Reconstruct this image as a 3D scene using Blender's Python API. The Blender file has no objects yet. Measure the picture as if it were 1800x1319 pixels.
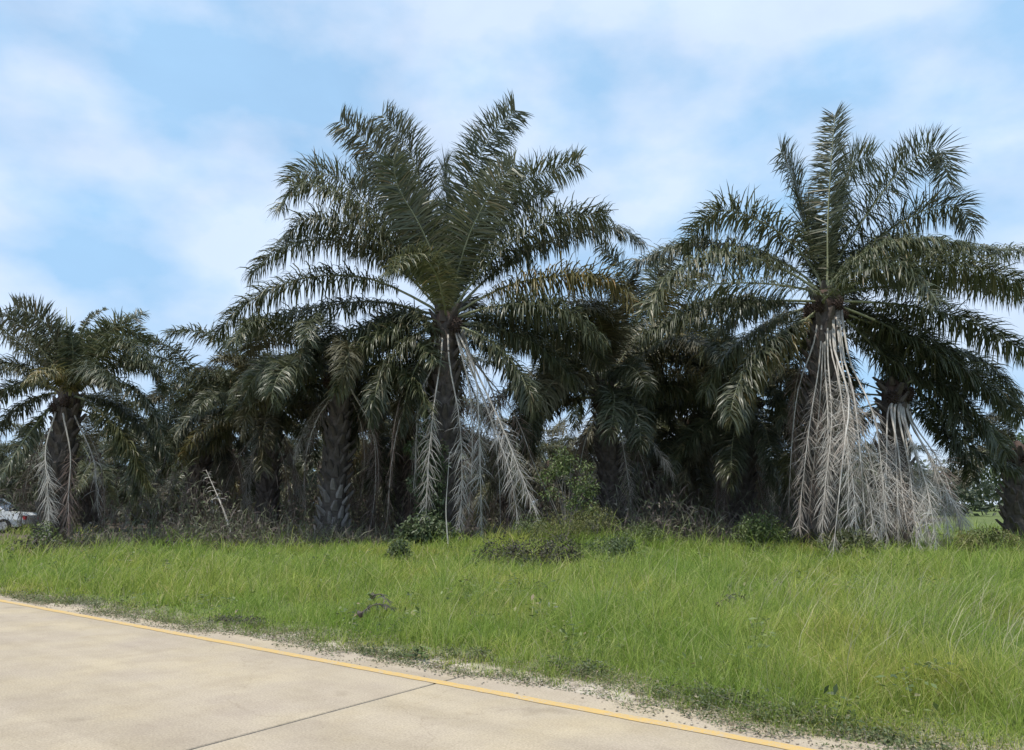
import bpy, math, random
import numpy as np
from mathutils import Vector, Matrix

# ------------------------------------------------------------------ camera
scene = bpy.context.scene
F = 1360.0 / 1800.0            # focal length in picture widths
PITCH = math.radians(9.4)
CAMZ = 1.6
cd = bpy.data.cameras.new('camera')
cd.sensor_width = 36.0
cd.lens = 36.0 * F
cd.clip_end = 3000
cam = bpy.data.objects.new('camera', cd)
scene.collection.objects.link(cam)
cam.location = (0, 0, CAMZ)
cam.rotation_euler = (math.radians(90) + PITCH, 0, 0)
scene.camera = cam

# ------------------------------------------------------------------ sky
SUN_EL = math.radians(71)
SUN_AZ = math.radians(-128)     # clockwise from +Y: high, from the left and a little behind the camera
w = bpy.data.worlds.new('World')
scene.world = w
w.use_nodes = True
nt = w.node_tree
N, L = nt.nodes, nt.links
N.clear()
wo = N.new('ShaderNodeOutputWorld')
bg = N.new('ShaderNodeBackground')
sky = N.new('ShaderNodeTexSky')
sky.sky_type = 'NISHITA'
sky.sun_disc = False
sky.sun_elevation = SUN_EL
sky.sun_rotation = SUN_AZ
sky.air_density = 1.0
sky.dust_density = 0.6
sky.ozone_density = 2.0
tc = N.new('ShaderNodeTexCoord')
mp = N.new('ShaderNodeMapping')
mp.inputs['Scale'].default_value = (1.0, 1.0, 1.7)
mp.inputs['Location'].default_value = (0.35, 0.1, 0.0)
n1 = N.new('ShaderNodeTexNoise')
n1.inputs['Scale'].default_value = 2.8
n1.inputs['Detail'].default_value = 7.0
n1.inputs['Roughness'].default_value = 0.52
n1.inputs['Distortion'].default_value = 0.35
r1 = N.new('ShaderNodeValToRGB')
r1.color_ramp.elements[0].position = 0.32
r1.color_ramp.elements[0].color = (0.72, 0.72, 0.72, 1)
r1.color_ramp.elements[1].position = 0.64
r1.color_ramp.elements[1].color = (0.97, 0.97, 0.97, 1)
n2 = N.new('ShaderNodeTexNoise')
n2.inputs['Scale'].default_value = 4.2
n2.inputs['Detail'].default_value = 6.0
r2 = N.new('ShaderNodeValToRGB')
r2.color_ramp.elements[0].position = 0.40
r2.color_ramp.elements[0].color = (3.2, 5.2, 7.5, 1)
r2.color_ramp.elements[1].position = 0.59
r2.color_ramp.elements[1].color = (5.5, 6.6, 8.2, 1)
mx = N.new('ShaderNodeMix')
mx.data_type = 'RGBA'
L.new(tc.outputs['Generated'], mp.inputs['Vector'])
L.new(mp.outputs['Vector'], n1.inputs['Vector'])
L.new(mp.outputs['Vector'], n2.inputs['Vector'])
L.new(n1.outputs['Fac'], r1.inputs['Fac'])
L.new(n2.outputs['Fac'], r2.inputs['Fac'])
L.new(r1.outputs['Color'], mx.inputs['Factor'])
L.new(sky.outputs['Color'], mx.inputs['A'])
L.new(r2.outputs['Color'], mx.inputs['B'])
L.new(mx.outputs['Result'], bg.inputs['Color'])
bg.inputs['Strength'].default_value = 0.10
L.new(bg.outputs['Background'], wo.inputs['Surface'])

# ------------------------------------------------------------------ sun (soft: seen through thin cloud)
sl = bpy.data.lights.new('sun', 'SUN')
sl.energy = 3.0
sl.angle = math.radians(2.0)
sl.color = (1.0, 0.95, 0.86)
so = bpy.data.objects.new('sun', sl)
scene.collection.objects.link(so)
sd = Vector((math.cos(SUN_EL) * math.sin(SUN_AZ), math.cos(SUN_EL) * math.cos(SUN_AZ), math.sin(SUN_EL)))
so.rotation_euler = sd.to_track_quat('Z', 'Y').to_euler()
so.location = sd * 60

scene.cycles.max_bounces = 14
scene.cycles.diffuse_bounces = 8
scene.cycles.transmission_bounces = 10
vs = scene.view_settings
vs.view_transform = 'Standard'
vs.look = 'None'
vs.exposure = 0.45
vs.gamma = 1.0
vs.use_curve_mapping = False

# ------------------------------------------------------------------ helpers
rng = np.random.default_rng(7)
rnd = random.Random(11)
COL = scene.collection
SP, CP = math.sin(PITCH), math.cos(PITCH)
FP = 1360.0


def ray(px, py):
    x = (px - 900.0) / FP
    v = (659.5 - py) / FP
    return Vector((x, CP - SP * v, SP + CP * v))


def at(px, py, Y):
    d = ray(px, py)
    return Vector((0, 0, CAMZ)) + d * (Y / d.y)


def gnd(px, py, z=0.0):
    d = ray(px, py)
    return Vector((0, 0, CAMZ)) + d * ((z - CAMZ) / d.z)


def obj(name, mesh, mats=None, parent=None):
    o = bpy.data.objects.new(name, mesh)
    COL.objects.link(o)
    if mats is not None and mesh is not None and len(mesh.materials) == 0:
        for m in (mats if isinstance(mats, (list, tuple)) else [mats]):
            mesh.materials.append(m)
    if parent is not None:
        o.parent = parent
    return o


def thing(name, label, cat, loc, group=None):
    o = bpy.data.objects.new(name, None)
    o.empty_display_size = 0.3
    COL.objects.link(o)
    o.location = loc
    return tag(o, label, cat, group)


def tag(o, label, cat, group=None, kind=None):
    if label:
        o['label'] = label
    if cat:
        o['category'] = cat
    if group:
        o['group'] = group
    if kind:
        o['kind'] = kind
    return o


def np_mesh(name, V, loops, starts, mat_idx=None, smooth=False):
    """fast mesh from arrays: V (n,3), loops flat vertex ids, starts of each polygon"""
    me = bpy.data.meshes.new(name)
    V = np.asarray(V, dtype=np.float32)
    loops = np.asarray(loops, dtype=np.int32)
    starts = np.asarray(starts, dtype=np.int32)
    me.vertices.add(len(V))
    me.vertices.foreach_set('co', V.ravel())
    me.loops.add(len(loops))
    me.loops.foreach_set('vertex_index', loops)
    me.polygons.add(len(starts))
    me.polygons.foreach_set('loop_start', starts)
    if mat_idx is not None:
        me.polygons.foreach_set('material_index', np.asarray(mat_idx, dtype=np.int32))
    if smooth:
        me.polygons.foreach_set('use_smooth', np.ones(len(starts), dtype=bool))
    me.update(calc_edges=True)
    me.validate()
    return me


def unit(a):
    return a / np.maximum(np.linalg.norm(a, axis=-1, keepdims=True), 1e-9)


class MB:
    """collects vertices and faces for one mesh"""
    def __init__(s):
        s.v, s.f, s.m = [], [], []

    def add(s, vs, fs, m=0):
        b = len(s.v)
        s.v += [tuple(p) for p in vs]
        s.f += [tuple(i + b for i in f) for f in fs]
        s.m += [m] * len(fs)

    def box(s, c, d, m=0, M=None):
        x, y, z = d[0] / 2, d[1] / 2, d[2] / 2
        P = [Vector((a * x, b * y, e * z)) for e in (-1, 1) for b in (-1, 1) for a in (-1, 1)]
        if M is not None:
            P = [M @ p for p in P]
        P = [p + Vector(c) for p in P]
        s.add(P, [(0, 2, 3, 1), (4, 5, 7, 6), (0, 1, 5, 4), (2, 6, 7, 3), (1, 3, 7, 5), (0, 4, 6, 2)], m)

    def tube(s, pts, rad, n=6, m=0, cap=True):
        pts = [Vector(p) for p in pts]
        rings = []
        for i, p in enumerate(pts):
            t = (pts[min(i + 1, len(pts) - 1)] - pts[max(i - 1, 0)])
            t = t.normalized() if t.length > 1e-9 else Vector((0, 0, 1))
            a = t.cross(Vector((0.31, 0.17, 0.93)))
            if a.length < 1e-3:
                a = t.cross(Vector((1, 0, 0)))
            a.normalize()
            b = t.cross(a)
            r = rad[i] if isinstance(rad, (list, tuple)) else rad
            rings.append([p + (a * math.cos(2 * math.pi * k / n) + b * math.sin(2 * math.pi * k / n)) * r for k in range(n)])
        vs = [q for r in rings for q in r]
        fs = []
        for i in range(len(rings) - 1):
            for k in range(n):
                fs.append((i * n + k, i * n + (k + 1) % n, (i + 1) * n + (k + 1) % n, (i + 1) * n + k))
        if cap:
            fs.append(tuple(range(n))[::-1])
            fs.append(tuple((len(rings) - 1) * n + k for k in range(n)))
        s.add(vs, fs, m)

    def mesh(s, name, smooth=False):
        me = bpy.data.meshes.new(name)
        me.from_pydata(s.v, [], s.f)
        if any(s.m):
            me.polygons.foreach_set('material_index', s.m)
        if smooth:
            me.polygons.foreach_set('use_smooth', [True] * len(s.f))
        me.update()
        return me


# value noise for geometry -------------------------------------------------
_lat = rng.random((256, 256))


def vnoise(x, y, sc=1.0, seed=0):
    x = np.asarray(x, float) / sc + seed * 17.3
    y = np.asarray(y, float) / sc + seed * 9.1
    xi, yi = np.floor(x).astype(int), np.floor(y).astype(int)
    fx, fy = x - xi, y - yi
    fx, fy = fx * fx * (3 - 2 * fx), fy * fy * (3 - 2 * fy)
    g = lambda a, b: _lat[a % 256, b % 256]
    return (g(xi, yi) * (1 - fx) + g(xi + 1, yi) * fx) * (1 - fy) + (g(xi, yi + 1) * (1 - fx) + g(xi + 1, yi + 1) * fx) * fy


def fbm(x, y, sc, seed=0):
    return (vnoise(x, y, sc, seed) * 0.55 + vnoise(x, y, sc * 0.47, seed + 3) * 0.3 + vnoise(x, y, sc * 0.21, seed + 5) * 0.15)


# ------------------------------------------------------------------ materials
def newmat(name):
    m = bpy.data.materials.new(name)
    m.use_nodes = True
    t = m.node_tree
    b = t.nodes['Principled BSDF']
    return m, t, b


def ramp(t, fac, stops):
    r = t.nodes.new('ShaderNodeValToRGB')
    e = r.color_ramp.elements
    while len(e) < len(stops):
        e.new(0.5)
    for k, (p, c) in enumerate(stops):
        e[k].position = p
        e[k].color = (c[0], c[1], c[2], 1)
    t.links.new(fac, r.inputs['Fac'])
    return r.outputs['Color']


def noise(t, sc, det=4, rough=0.55, vec='Object', mapscale=None):
    c = t.nodes.new('ShaderNodeTexCoord')
    n = t.nodes.new('ShaderNodeTexNoise')
    n.inputs['Scale'].default_value = sc
    n.inputs['Detail'].default_value = det
    n.inputs['Roughness'].default_value = rough
    src = c.outputs[vec]
    if mapscale:
        mpn = t.nodes.new('ShaderNodeMapping')
        mpn.inputs['Scale'].default_value = mapscale
        t.links.new(src, mpn.inputs['Vector'])
        src = mpn.outputs['Vector']
    t.links.new(src, n.inputs['Vector'])
    return n.outputs['Fac']


def mixc(t, fac, a, b, mode='MIX'):
    m = t.nodes.new('ShaderNodeMix')
    m.data_type = 'RGBA'
    m.blend_type = mode
    for sock, v in (('Factor', fac), ('A', a), ('B', b)):
        if hasattr(v, 'links'):
            t.links.new(v, m.inputs[sock])
        elif isinstance(v, (int, float)):
            m.inputs[sock].default_value = v
        else:
            m.inputs[sock].default_value = (v[0], v[1], v[2], 1)
    return m.outputs['Result']


def leafmat(name, stops, rough=0.45, trans=0.25, objvar=None, worldpatch=None, spec=0.5):
    """thin leaf: colour differs from leaf to leaf, a part of the light passes through"""
    m, t, b = newmat(name)
    g = t.nodes.new('ShaderNodeNewGeometry')
    col = ramp(t, g.outputs['Random Per Island'], stops)
    if objvar:
        oi = t.nodes.new('ShaderNodeObjectInfo')
        v = ramp(t, oi.outputs['Random'], objvar)
        col = mixc(t, 1.0, col, v, 'MULTIPLY')
    if worldpatch:
        sc, st = worldpatch
        p = ramp(t, noise(t, sc, 3), st)
        col = mixc(t, 1.0, col, p, 'MULTIPLY')
    t.links.new(col, b.inputs['Base Color'])
    b.inputs['Roughness'].default_value = rough
    b.inputs['Specular IOR Level'].default_value = spec
    tr = t.nodes.new('ShaderNodeBsdfTranslucent')
    t.links.new(col, tr.inputs['Color'])
    ms = t.nodes.new('ShaderNodeMixShader')
    ms.inputs['Fac'].default_value = trans
    t.links.new(b.outputs['BSDF'], ms.inputs[1])
    t.links.new(tr.outputs['BSDF'], ms.inputs[2])
    t.links.new(ms.outputs['Shader'], t.nodes['Material Output'].inputs['Surface'])
    return m


def plainmat(name, stops, sc, rough=0.8, bump=0.0, bsc=20, det=5, mapscale=None, spec=0.3):
    m, t, b = newmat(name)
    f = noise(t, sc, det, mapscale=mapscale)
    t.links.new(ramp(t, f, stops), b.inputs['Base Color'])
    b.inputs['Roughness'].default_value = rough
    b.inputs['Specular IOR Level'].default_value = spec
    if bump:
        bn = t.nodes.new('ShaderNodeBump')
        bn.inputs['Strength'].default_value = bump
        bn.inputs['Distance'].default_value = 0.02
        t.links.new(noise(t, bsc, 6, mapscale=mapscale), bn.inputs['Height'])
        t.links.new(bn.outputs['Normal'], b.inputs['Normal'])
    return m


M_leaf = leafmat('palm_leaflet', [(0.0, (0.055, 0.066, 0.034)), (0.5, (0.084, 0.098, 0.050)), (0.85, (0.12, 0.13, 0.068)), (0.97, (0.18, 0.165, 0.095)), (1.0, (0.26, 0.21, 0.13))],
                 rough=0.42, trans=0.27, objvar=[(0.0, (0.78, 0.76, 0.74)), (0.5, (1, 1, 1)), (0.85, (1.25, 1.22, 1.1)), (0.93, (1.35, 1.2, 0.9)), (1.0, (2.0, 1.45, 0.9))], spec=0.55)
M_leafb = leafmat('palm_leaflet_olive', [(0.0, (0.068, 0.064, 0.036)), (0.6, (0.105, 0.102, 0.055)), (1.0, (0.17, 0.15, 0.095))],
                  rough=0.5, trans=0.2, objvar=[(0.0, (0.75, 0.75, 0.75)), (1.0, (1.25, 1.2, 1.1))])
M_dead = leafmat('dead_leaflet', [(0.0, (0.25, 0.225, 0.195)), (0.5, (0.42, 0.395, 0.36)), (1.0, (0.60, 0.58, 0.54))],
                 rough=0.8, trans=0.12, objvar=[(0.0, (0.8, 0.72, 0.68)), (0.6, (1, 1, 1)), (1.0, (1.15, 1.15, 1.15))], spec=0.2)
M_deadb = leafmat('dead_leaflet_brown', [(0.0, (0.15, 0.11, 0.092)), (0.6, (0.24, 0.185, 0.16)), (1.0, (0.37, 0.32, 0.285))],
                  rough=0.85, trans=0.1, objvar=[(0.0, (0.75, 0.75, 0.75)), (1.0, (1.3, 1.2, 1.15))], spec=0.2)
M_rib = plainmat('midrib_green', [(0.3, (0.17, 0.19, 0.10)), (0.7, (0.28, 0.28, 0.17))], 3.0, rough=0.5)
M_ribdead = plainmat('midrib_dry', [(0.3, (0.36, 0.325, 0.285)), (0.7, (0.57, 0.535, 0.485))], 4.0, rough=0.8)
M_trunk = plainmat('palm_trunk', [(0.25, (0.06, 0.05, 0.043)), (0.55, (0.115, 0.095, 0.082)), (0.8, (0.19, 0.16, 0.14))], 5.0, rough=0.95, bump=0.8, bsc=14)
M_boot = plainmat('leaf_base_bark', [(0.3, (0.07, 0.057, 0.050)), (0.6, (0.13, 0.11, 0.098)), (0.85, (0.21, 0.18, 0.16))], 6.0, rough=0.95, bump=0.7, bsc=30)
M_bootpale = plainmat('leaf_base_grey', [(0.3, (0.16, 0.14, 0.125)), (0.6, (0.30, 0.27, 0.25)), (0.85, (0.42, 0.39, 0.36))], 5.0, rough=0.95, bump=0.7, bsc=30)
M_heart = plainmat('crown_fibre', [(0.3, (0.060, 0.040, 0.033)), (0.7, (0.125, 0.085, 0.07))], 9.0, rough=0.95, bump=0.8, bsc=40, mapscale=(1, 1, .3))
M_fruit = plainmat('fruit_bunch', [(0.3, (0.03, 0.021, 0.017)), (0.7, (0.07, 0.044, 0.034))], 14.0, rough=0.7, bump=0.6, bsc=30)
M_bark = plainmat('shrub_bark', [(0.3, (0.12, 0.10, 0.08)), (0.7, (0.26, 0.23, 0.20))], 8.0, rough=0.9)

# ------------------------------------------------------------------ road coordinates
A0 = gnd(10, 1058)
A1 = gnd(1400, 1317)
U = (A1 - A0).normalized()
U.z = 0
NN = Vector((-U.y, U.x, 0))           # away from the camera, into the grass
V_LINE = A0.dot(NN)
edge_px = [(-200, 1030), (10, 1046), (150, 1068), (330, 1098), (470, 1112), (600, 1140), (760, 1168), (900, 1186), (1060, 1212), (1200, 1236), (1300, 1256), (1400, 1278), (1600, 1312), (1700, 1335)]
eg = [gnd(*p) for p in edge_px]
EU = np.array([p.dot(U) for p in eg])
EV = np.array([p.dot(NN) for p in eg])
Un, Nn = np.array(U), np.array(NN)


def grass_edge(u):
    return np.interp(u, EU, EV) - 0.10 + (fbm(u, u * 0 + 3.3, 0.9, 4) - 0.5) * 0.6


CONC = V_LINE + 0.42                  # outer edge of the concrete

mounds = [(at(1020, 930, 22.5).x, 22.5, 2.6, 1.5, 0.62), (at(1740, 960, 26).x, 26, 2.5, 1.5, 0.12), (at(760, 960, 23).x, 23, 2.5, 1.4, 0.12)]


def ground_z(x, y):
    x = np.asarray(x, float)
    y = np.asarray(y, float)
    v = x * Nn[0] + y * Nn[1]
    z = np.clip((v - CONC - 1.0) / 6.0, 0, 1) * 0.10
    z = z + (fbm(x, y, 3.0, 1) - 0.5) * 0.16 * np.clip((v - CONC - 0.6) / 2.5, 0, 1)
    for mx_, my_, sx, sy, h in mounds:
        z = z + h * np.exp(-((x - mx_) / sx) ** 2 - ((y - my_) / sy) ** 2)
    near = (fbm(x, y, 0.7, 2) - 0.45) * 0.07 - 0.006
    e = np.clip((v - CONC + 0.12) / 0.5, 0, 1)
    z = z + near * (1 - np.clip((v - CONC - 0.5) / 1.0, 0, 1))
    return np.where(v < CONC - 0.12, -0.12, z * 1.0 + (1 - e) * -0.02)


# ------------------------------------------------------------------ ground
def spaced(lo, hi, step, far, grow=1.35):
    a = list(np.arange(lo, hi, step))
    s, p, left = step, lo, []
    while p > -far:
        s = min(s * grow, 60)
        p -= s
        left.append(p)
    s, p, right = step, a[-1], []
    while p < far:
        s = min(s * grow, 60)
        p += s
        right.append(p)
    return np.array(left[::-1] + a + right)


us = spaced(-17, 9, 0.09, 700)
vv = spaced(V_LINE + 0.1, V_LINE + 2.6, 0.07, 700, 1.12)
gu, gv = np.meshgrid(us, vv, indexing='ij')
gx = gu * Un[0] + gv * Nn[0]
gy = gu * Un[1] + gv * Nn[1]
gz = ground_z(gx, gy)
nu, nv = gu.shape
idx = np.arange(nu * nv).reshape(nu, nv)
q = np.stack([idx[:-1, :-1], idx[1:, :-1], idx[1:, 1:], idx[:-1, 1:]], -1).reshape(-1, 4)
gme = np_mesh('ground', np.stack([gx, gy, gz], -1).reshape(-1, 3), q.ravel(), np.arange(len(q)) * 4, smooth=True)
sand = 1 - np.clip((gv - grass_edge(gu.ravel()).reshape(gu.shape) - 0.15) / 0.8, 0, 1)
litter = np.clip((gy + 1.2 * (fbm(gx, gy, 4, 8) - .5) * 3 - 24.5) / 2.0, 0, 1)
cor = np.clip(1 - np.abs(gx - 0.607 * gy) / 5.0, 0, 1)
litter = litter * (1 - np.clip(cor * 3, 0, 1)) * (1 - np.clip((gy - 75) / 15, 0, 1))
a = gme.attributes.new('sand', 'FLOAT', 'POINT')
a.data.foreach_set('value', sand.ravel().astype(np.float32))
a = gme.attributes.new('litter', 'FLOAT', 'POINT')
a.data.foreach_set('value', litter.ravel().astype(np.float32))
m, t, b = newmat('ground_soil_and_grass')
at1 = t.nodes.new('ShaderNodeAttribute')
at1.attribute_name = 'sand'
at2 = t.nodes.new('ShaderNodeAttribute')
at2.attribute_name = 'litter'
green = ramp(t, noise(t, 1.3, 6), [(0.3, (0.075, 0.095, 0.032)), (0.55, (0.13, 0.165, 0.055)), (0.75, (0.20, 0.21, 0.085))])
sandc = ramp(t, noise(t, 5, 6), [(0.3, (0.24, 0.19, 0.145)), (0.5, (0.42, 0.355, 0.28)), (0.7, (0.56, 0.49, 0.40))])
litc = ramp(t, noise(t, 3, 6), [(0.3, (0.08, 0.062, 0.048)), (0.55, (0.14, 0.11, 0.085)), (0.8, (0.22, 0.175, 0.14))])
c = mixc(t, at2.outputs['Fac'], green, litc)
c = mixc(t, at1.outputs['Fac'], c, sandc)
t.links.new(c, b.inputs['Base Color'])
b.inputs['Roughness'].default_value = 0.95
b.inputs['Specular IOR Level'].default_value = 0.15
bn = t.nodes.new('ShaderNodeBump')
bn.inputs['Strength'].default_value = 0.6
bn.inputs['Distance'].default_value = 0.03
t.links.new(noise(t, 35, 6), bn.inputs['Height'])
t.links.new(bn.outputs['Normal'], b.inputs['Normal'])
tag(obj('ground', gme, m), 'sandy soil and grassland under the verge and the palms', None, kind='structure')

# ------------------------------------------------------------------ road: concrete slabs, painted edge line
m, t, b = newmat('road_concrete')
big = ramp(t, noise(t, 0.8, 5, .6), [(0.3, (0.41, 0.335, 0.26)), (0.5, (0.45, 0.37, 0.272)), (0.7, (0.485, 0.395, 0.27))])
fine = ramp(t, noise(t, 60, 4, 0.7), [(0.3, (0.72, 0.72, 0.72)), (0.7, (1.16, 1.16, 1.16))])
st = ramp(t, noise(t, 2.2, 5, 0.65), [(0.35, (0.91, 0.90, 0.89)), (0.55, (1, 1, 1))])
brush = ramp(t, noise(t, 9, 3, mapscale=(1, 0.06, 1)), [(0.35, (0.985, 0.985, 0.985)), (0.65, (1.01, 1.01, 1.01))])
c = mixc(t, 1.0, mixc(t, 1.0, mixc(t, 1.0, big, fine, 'MULTIPLY'), st, 'MULTIPLY'), brush, 'MULTIPLY')
wvt = t.nodes.new('ShaderNodeTexNoise')
wvt.noise_dimensions = '2D'
wvt.inputs['Scale'].default_value = 1.0
wvt.inputs['Detail'].default_value = 3
mpt = t.nodes.new('ShaderNodeMapping')
mpt.inputs['Scale'].default_value = (0.05, 1.5, 1)
tct = t.nodes.new('ShaderNodeTexCoord')
t.links.new(tct.outputs['Object'], mpt.inputs['Vector'])
t.links.new(mpt.outputs['Vector'], wvt.inputs['Vector'])
trk = ramp(t, wvt.outputs['Fac'], [(0.38, (0.89, 0.885, 0.88)), (0.55, (1.0, 1.0, 1.0))])
c = mixc(t, 1.0, c, trk, 'MULTIPLY')
oil = ramp(t, noise(t, 1.1, 3, 0.5), [(0.66, (1, 1, 1)), (0.74, (0.80, 0.79, 0.78))])
c = mixc(t, 1.0, c, oil, 'MULTIPLY')
spk = ramp(t, noise(t, 22, 3, 0.8), [(0.27, (0.62, 0.60, 0.57)), (0.36, (1, 1, 1))])
c = mixc(t, 1.0, c, spk, 'MULTIPLY')
wv = t.nodes.new('ShaderNodeTexVoronoi')
wv.feature = 'DISTANCE_TO_EDGE'
wv.inputs['Scale'].default_value = 0.42
tcw = t.nodes.new('ShaderNodeTexCoord')
wn = t.nodes.new('ShaderNodeTexNoise')
wn.inputs['Scale'].default_value = 2.5
wn.inputs['Detail'].default_value = 6
t.links.new(tcw.outputs['Object'], wn.inputs['Vector'])
va = t.nodes.new('ShaderNodeVectorMath')
va.operation = 'MULTIPLY_ADD'
va.inputs[1].default_value = (0.5, 0.5, 0.5)
t.links.new(wn.outputs['Color'], va.inputs[0])
t.links.new(tcw.outputs['Object'], va.inputs[2])
t.links.new(va.outputs['Vector'], wv.inputs['Vector'])
crk = ramp(t, wv.outputs['Distance'], [(0.0, (0.80, 0.78, 0.76)), (0.0035, (1, 1, 1))])
c = mixc(t, 0.7, c, crk, 'MULTIPLY')
t.links.new(c, b.inputs['Base Color'])
b.inputs['Roughness'].default_value = 0.85
b.inputs['Specular IOR Level'].default_value = 0.25
bn = t.nodes.new('ShaderNodeBump')
bn.inputs['Strength'].default_value = 0.25
bn.inputs['Distance'].default_value = 0.004
t.links.new(noise(t, 90, 4), bn.inputs['Height'])
t.links.new(bn.outputs['Normal'], b.inputs['Normal'])
M_conc = m
M_seal = plainmat('joint_sealant', [(0.4, (0.055, 0.052, 0.048)), (0.65, (0.16, 0.14, 0.115))], 12, rough=0.9)
m, t, b = newmat('road_paint_yellow')
pc = ramp(t, noise(t, 11, 8, 0.75), [(0.36, (0.47, 0.38, 0.26)), (0.46, (0.55, 0.36, 0.13)), (0.62, (0.62, 0.395, 0.11)), (0.8, (0.66, 0.44, 0.15))])
wear = ramp(t, noise(t, 38, 5, 0.75), [(0.44, (1, 1, 1)), (0.5, (0, 0, 0))])
wear2 = ramp(t, noise(t, 1.6, 4, 0.6), [(0.42, (.15, .15, .15)), (0.62, (.9, .9, .9))])
pc = mixc(t, mixc(t, 1.0, wear, wear2, 'MULTIPLY'), pc, (0.46, 0.385, 0.29))
t.links.new(pc, b.inputs['Base Color'])
b.inputs['Roughness'].default_value = 0.6
M_yel = m

road = bpy.data.objects.new('road', None)
COL.objects.link(road)
ang = math.atan2(U.y, U.x)
jp = gnd(540, 1262)
ju = jp.dot(U)
road.location = U * ju + NN * V_LINE
road.rotation_euler = (0, 0, ang)
tag(road, 'pale concrete road of large slabs with a yellow edge line', None, kind='structure')
SL, SW, GAP = 10.0, 3.6, 0.03


def bevel_slab(x0, x1, y0, y1, name):
    mb = MB()
    c = 0.006
    P = []
    for z, i in ((-0.2, 0), (-c, 0), (0.0, c)):
        P += [(x0 + i, y0 + i, z), (x1 - i, y0 + i, z), (x1 - i, y1 - i, z), (x0 + i, y1 - i, z)]
    Fc = [(8, 9, 10, 11)]
    for r in (0, 4):
        for k in range(4):
            Fc.append((r + k, r + (k + 1) % 4, r + 4 + (k + 1) % 4, r + 4 + k))
    mb.add(P, Fc)
    return mb.mesh(name)


sm_edge = bevel_slab(GAP / 2, SL - GAP / 2, -SW + GAP / 2, CONC - V_LINE, 'slab_edge_lane')
sm_in = bevel_slab(GAP / 2, SL - GAP / 2, -SW + GAP / 2, -GAP / 2, 'slab_inner_lane')
for i in range(-9, 7):
    o = obj('slab', sm_edge, M_conc, road)
    o.location = (i * SL, 0, 0)
    o = obj('slab', sm_in, M_conc, road)
    o.location = (i * SL, -SW, 0)
mb = MB()
for i in range(-9, 8):
    mb.box((i * SL, (-2 * SW + CONC - V_LINE) / 2, -0.05), (GAP * 1.1, 2 * SW + CONC - V_LINE - 0.02, 0.086))
mb.box((-SL, -SW, -0.055), (16 * SL, GAP * 1.1, 0.082))
obj('joint_sealant', mb.mesh('joint_sealant'), M_seal, road)
# the line wanders a little and its edges are ragged
lu = np.arange(-85, 65, 0.05)
wob = (fbm(lu, lu * 0, 3.0, 6) - 0.5) * 0.02
r1_ = (vnoise(lu, lu * 0 + 5, 0.12, 2) - 0.5) * 0.012
r2_ = (vnoise(lu, lu * 0 + 9, 0.12, 3) - 0.5) * 0.012
W2 = 0.058
Vl = np.concatenate([np.stack([lu, wob - W2 + r1_, lu * 0 + 0.004], -1), np.stack([lu, wob + W2 + r2_, lu * 0 + 0.004], -1)])
n = len(lu)
k = np.arange(n - 1)
q = np.stack([k, k + 1, n + k + 1, n + k], -1)
o = obj('painted_line', np_mesh('painted_line', Vl, q.ravel(), np.arange(len(q)) * 4), M_yel, road)
o['label'] = 'yellow painted edge line along the concrete road'

# ------------------------------------------------------------------ palm building
def resample(P, n):
    P = np.asarray(P, float)
    if len(P) > 2:                      # Catmull-Rom
        Q = np.vstack([2 * P[0] - P[1], P, 2 * P[-1] - P[-2]])
        out = []
        for i in range(1, len(Q) - 2):
            for tt in np.linspace(0, 1, 12, endpoint=False):
                p0, p1, p2, p3 = Q[i - 1], Q[i], Q[i + 1], Q[i + 2]
                out.append(0.5 * ((2 * p1) + (-p0 + p2) * tt + (2 * p0 - 5 * p1 + 4 * p2 - p3) * tt ** 2 + (-p0 + 3 * p1 - 3 * p2 + p3) * tt ** 3))
        out.append(Q[-2])
        P = np.array(out)
    d = np.concatenate([[0], np.cumsum(np.linalg.norm(np.diff(P, axis=0), axis=1))])
    s = np.linspace(0, d[-1], n)
    return np.stack([np.interp(s, d, P[:, k]) for k in range(3)], -1), d[-1]


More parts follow.
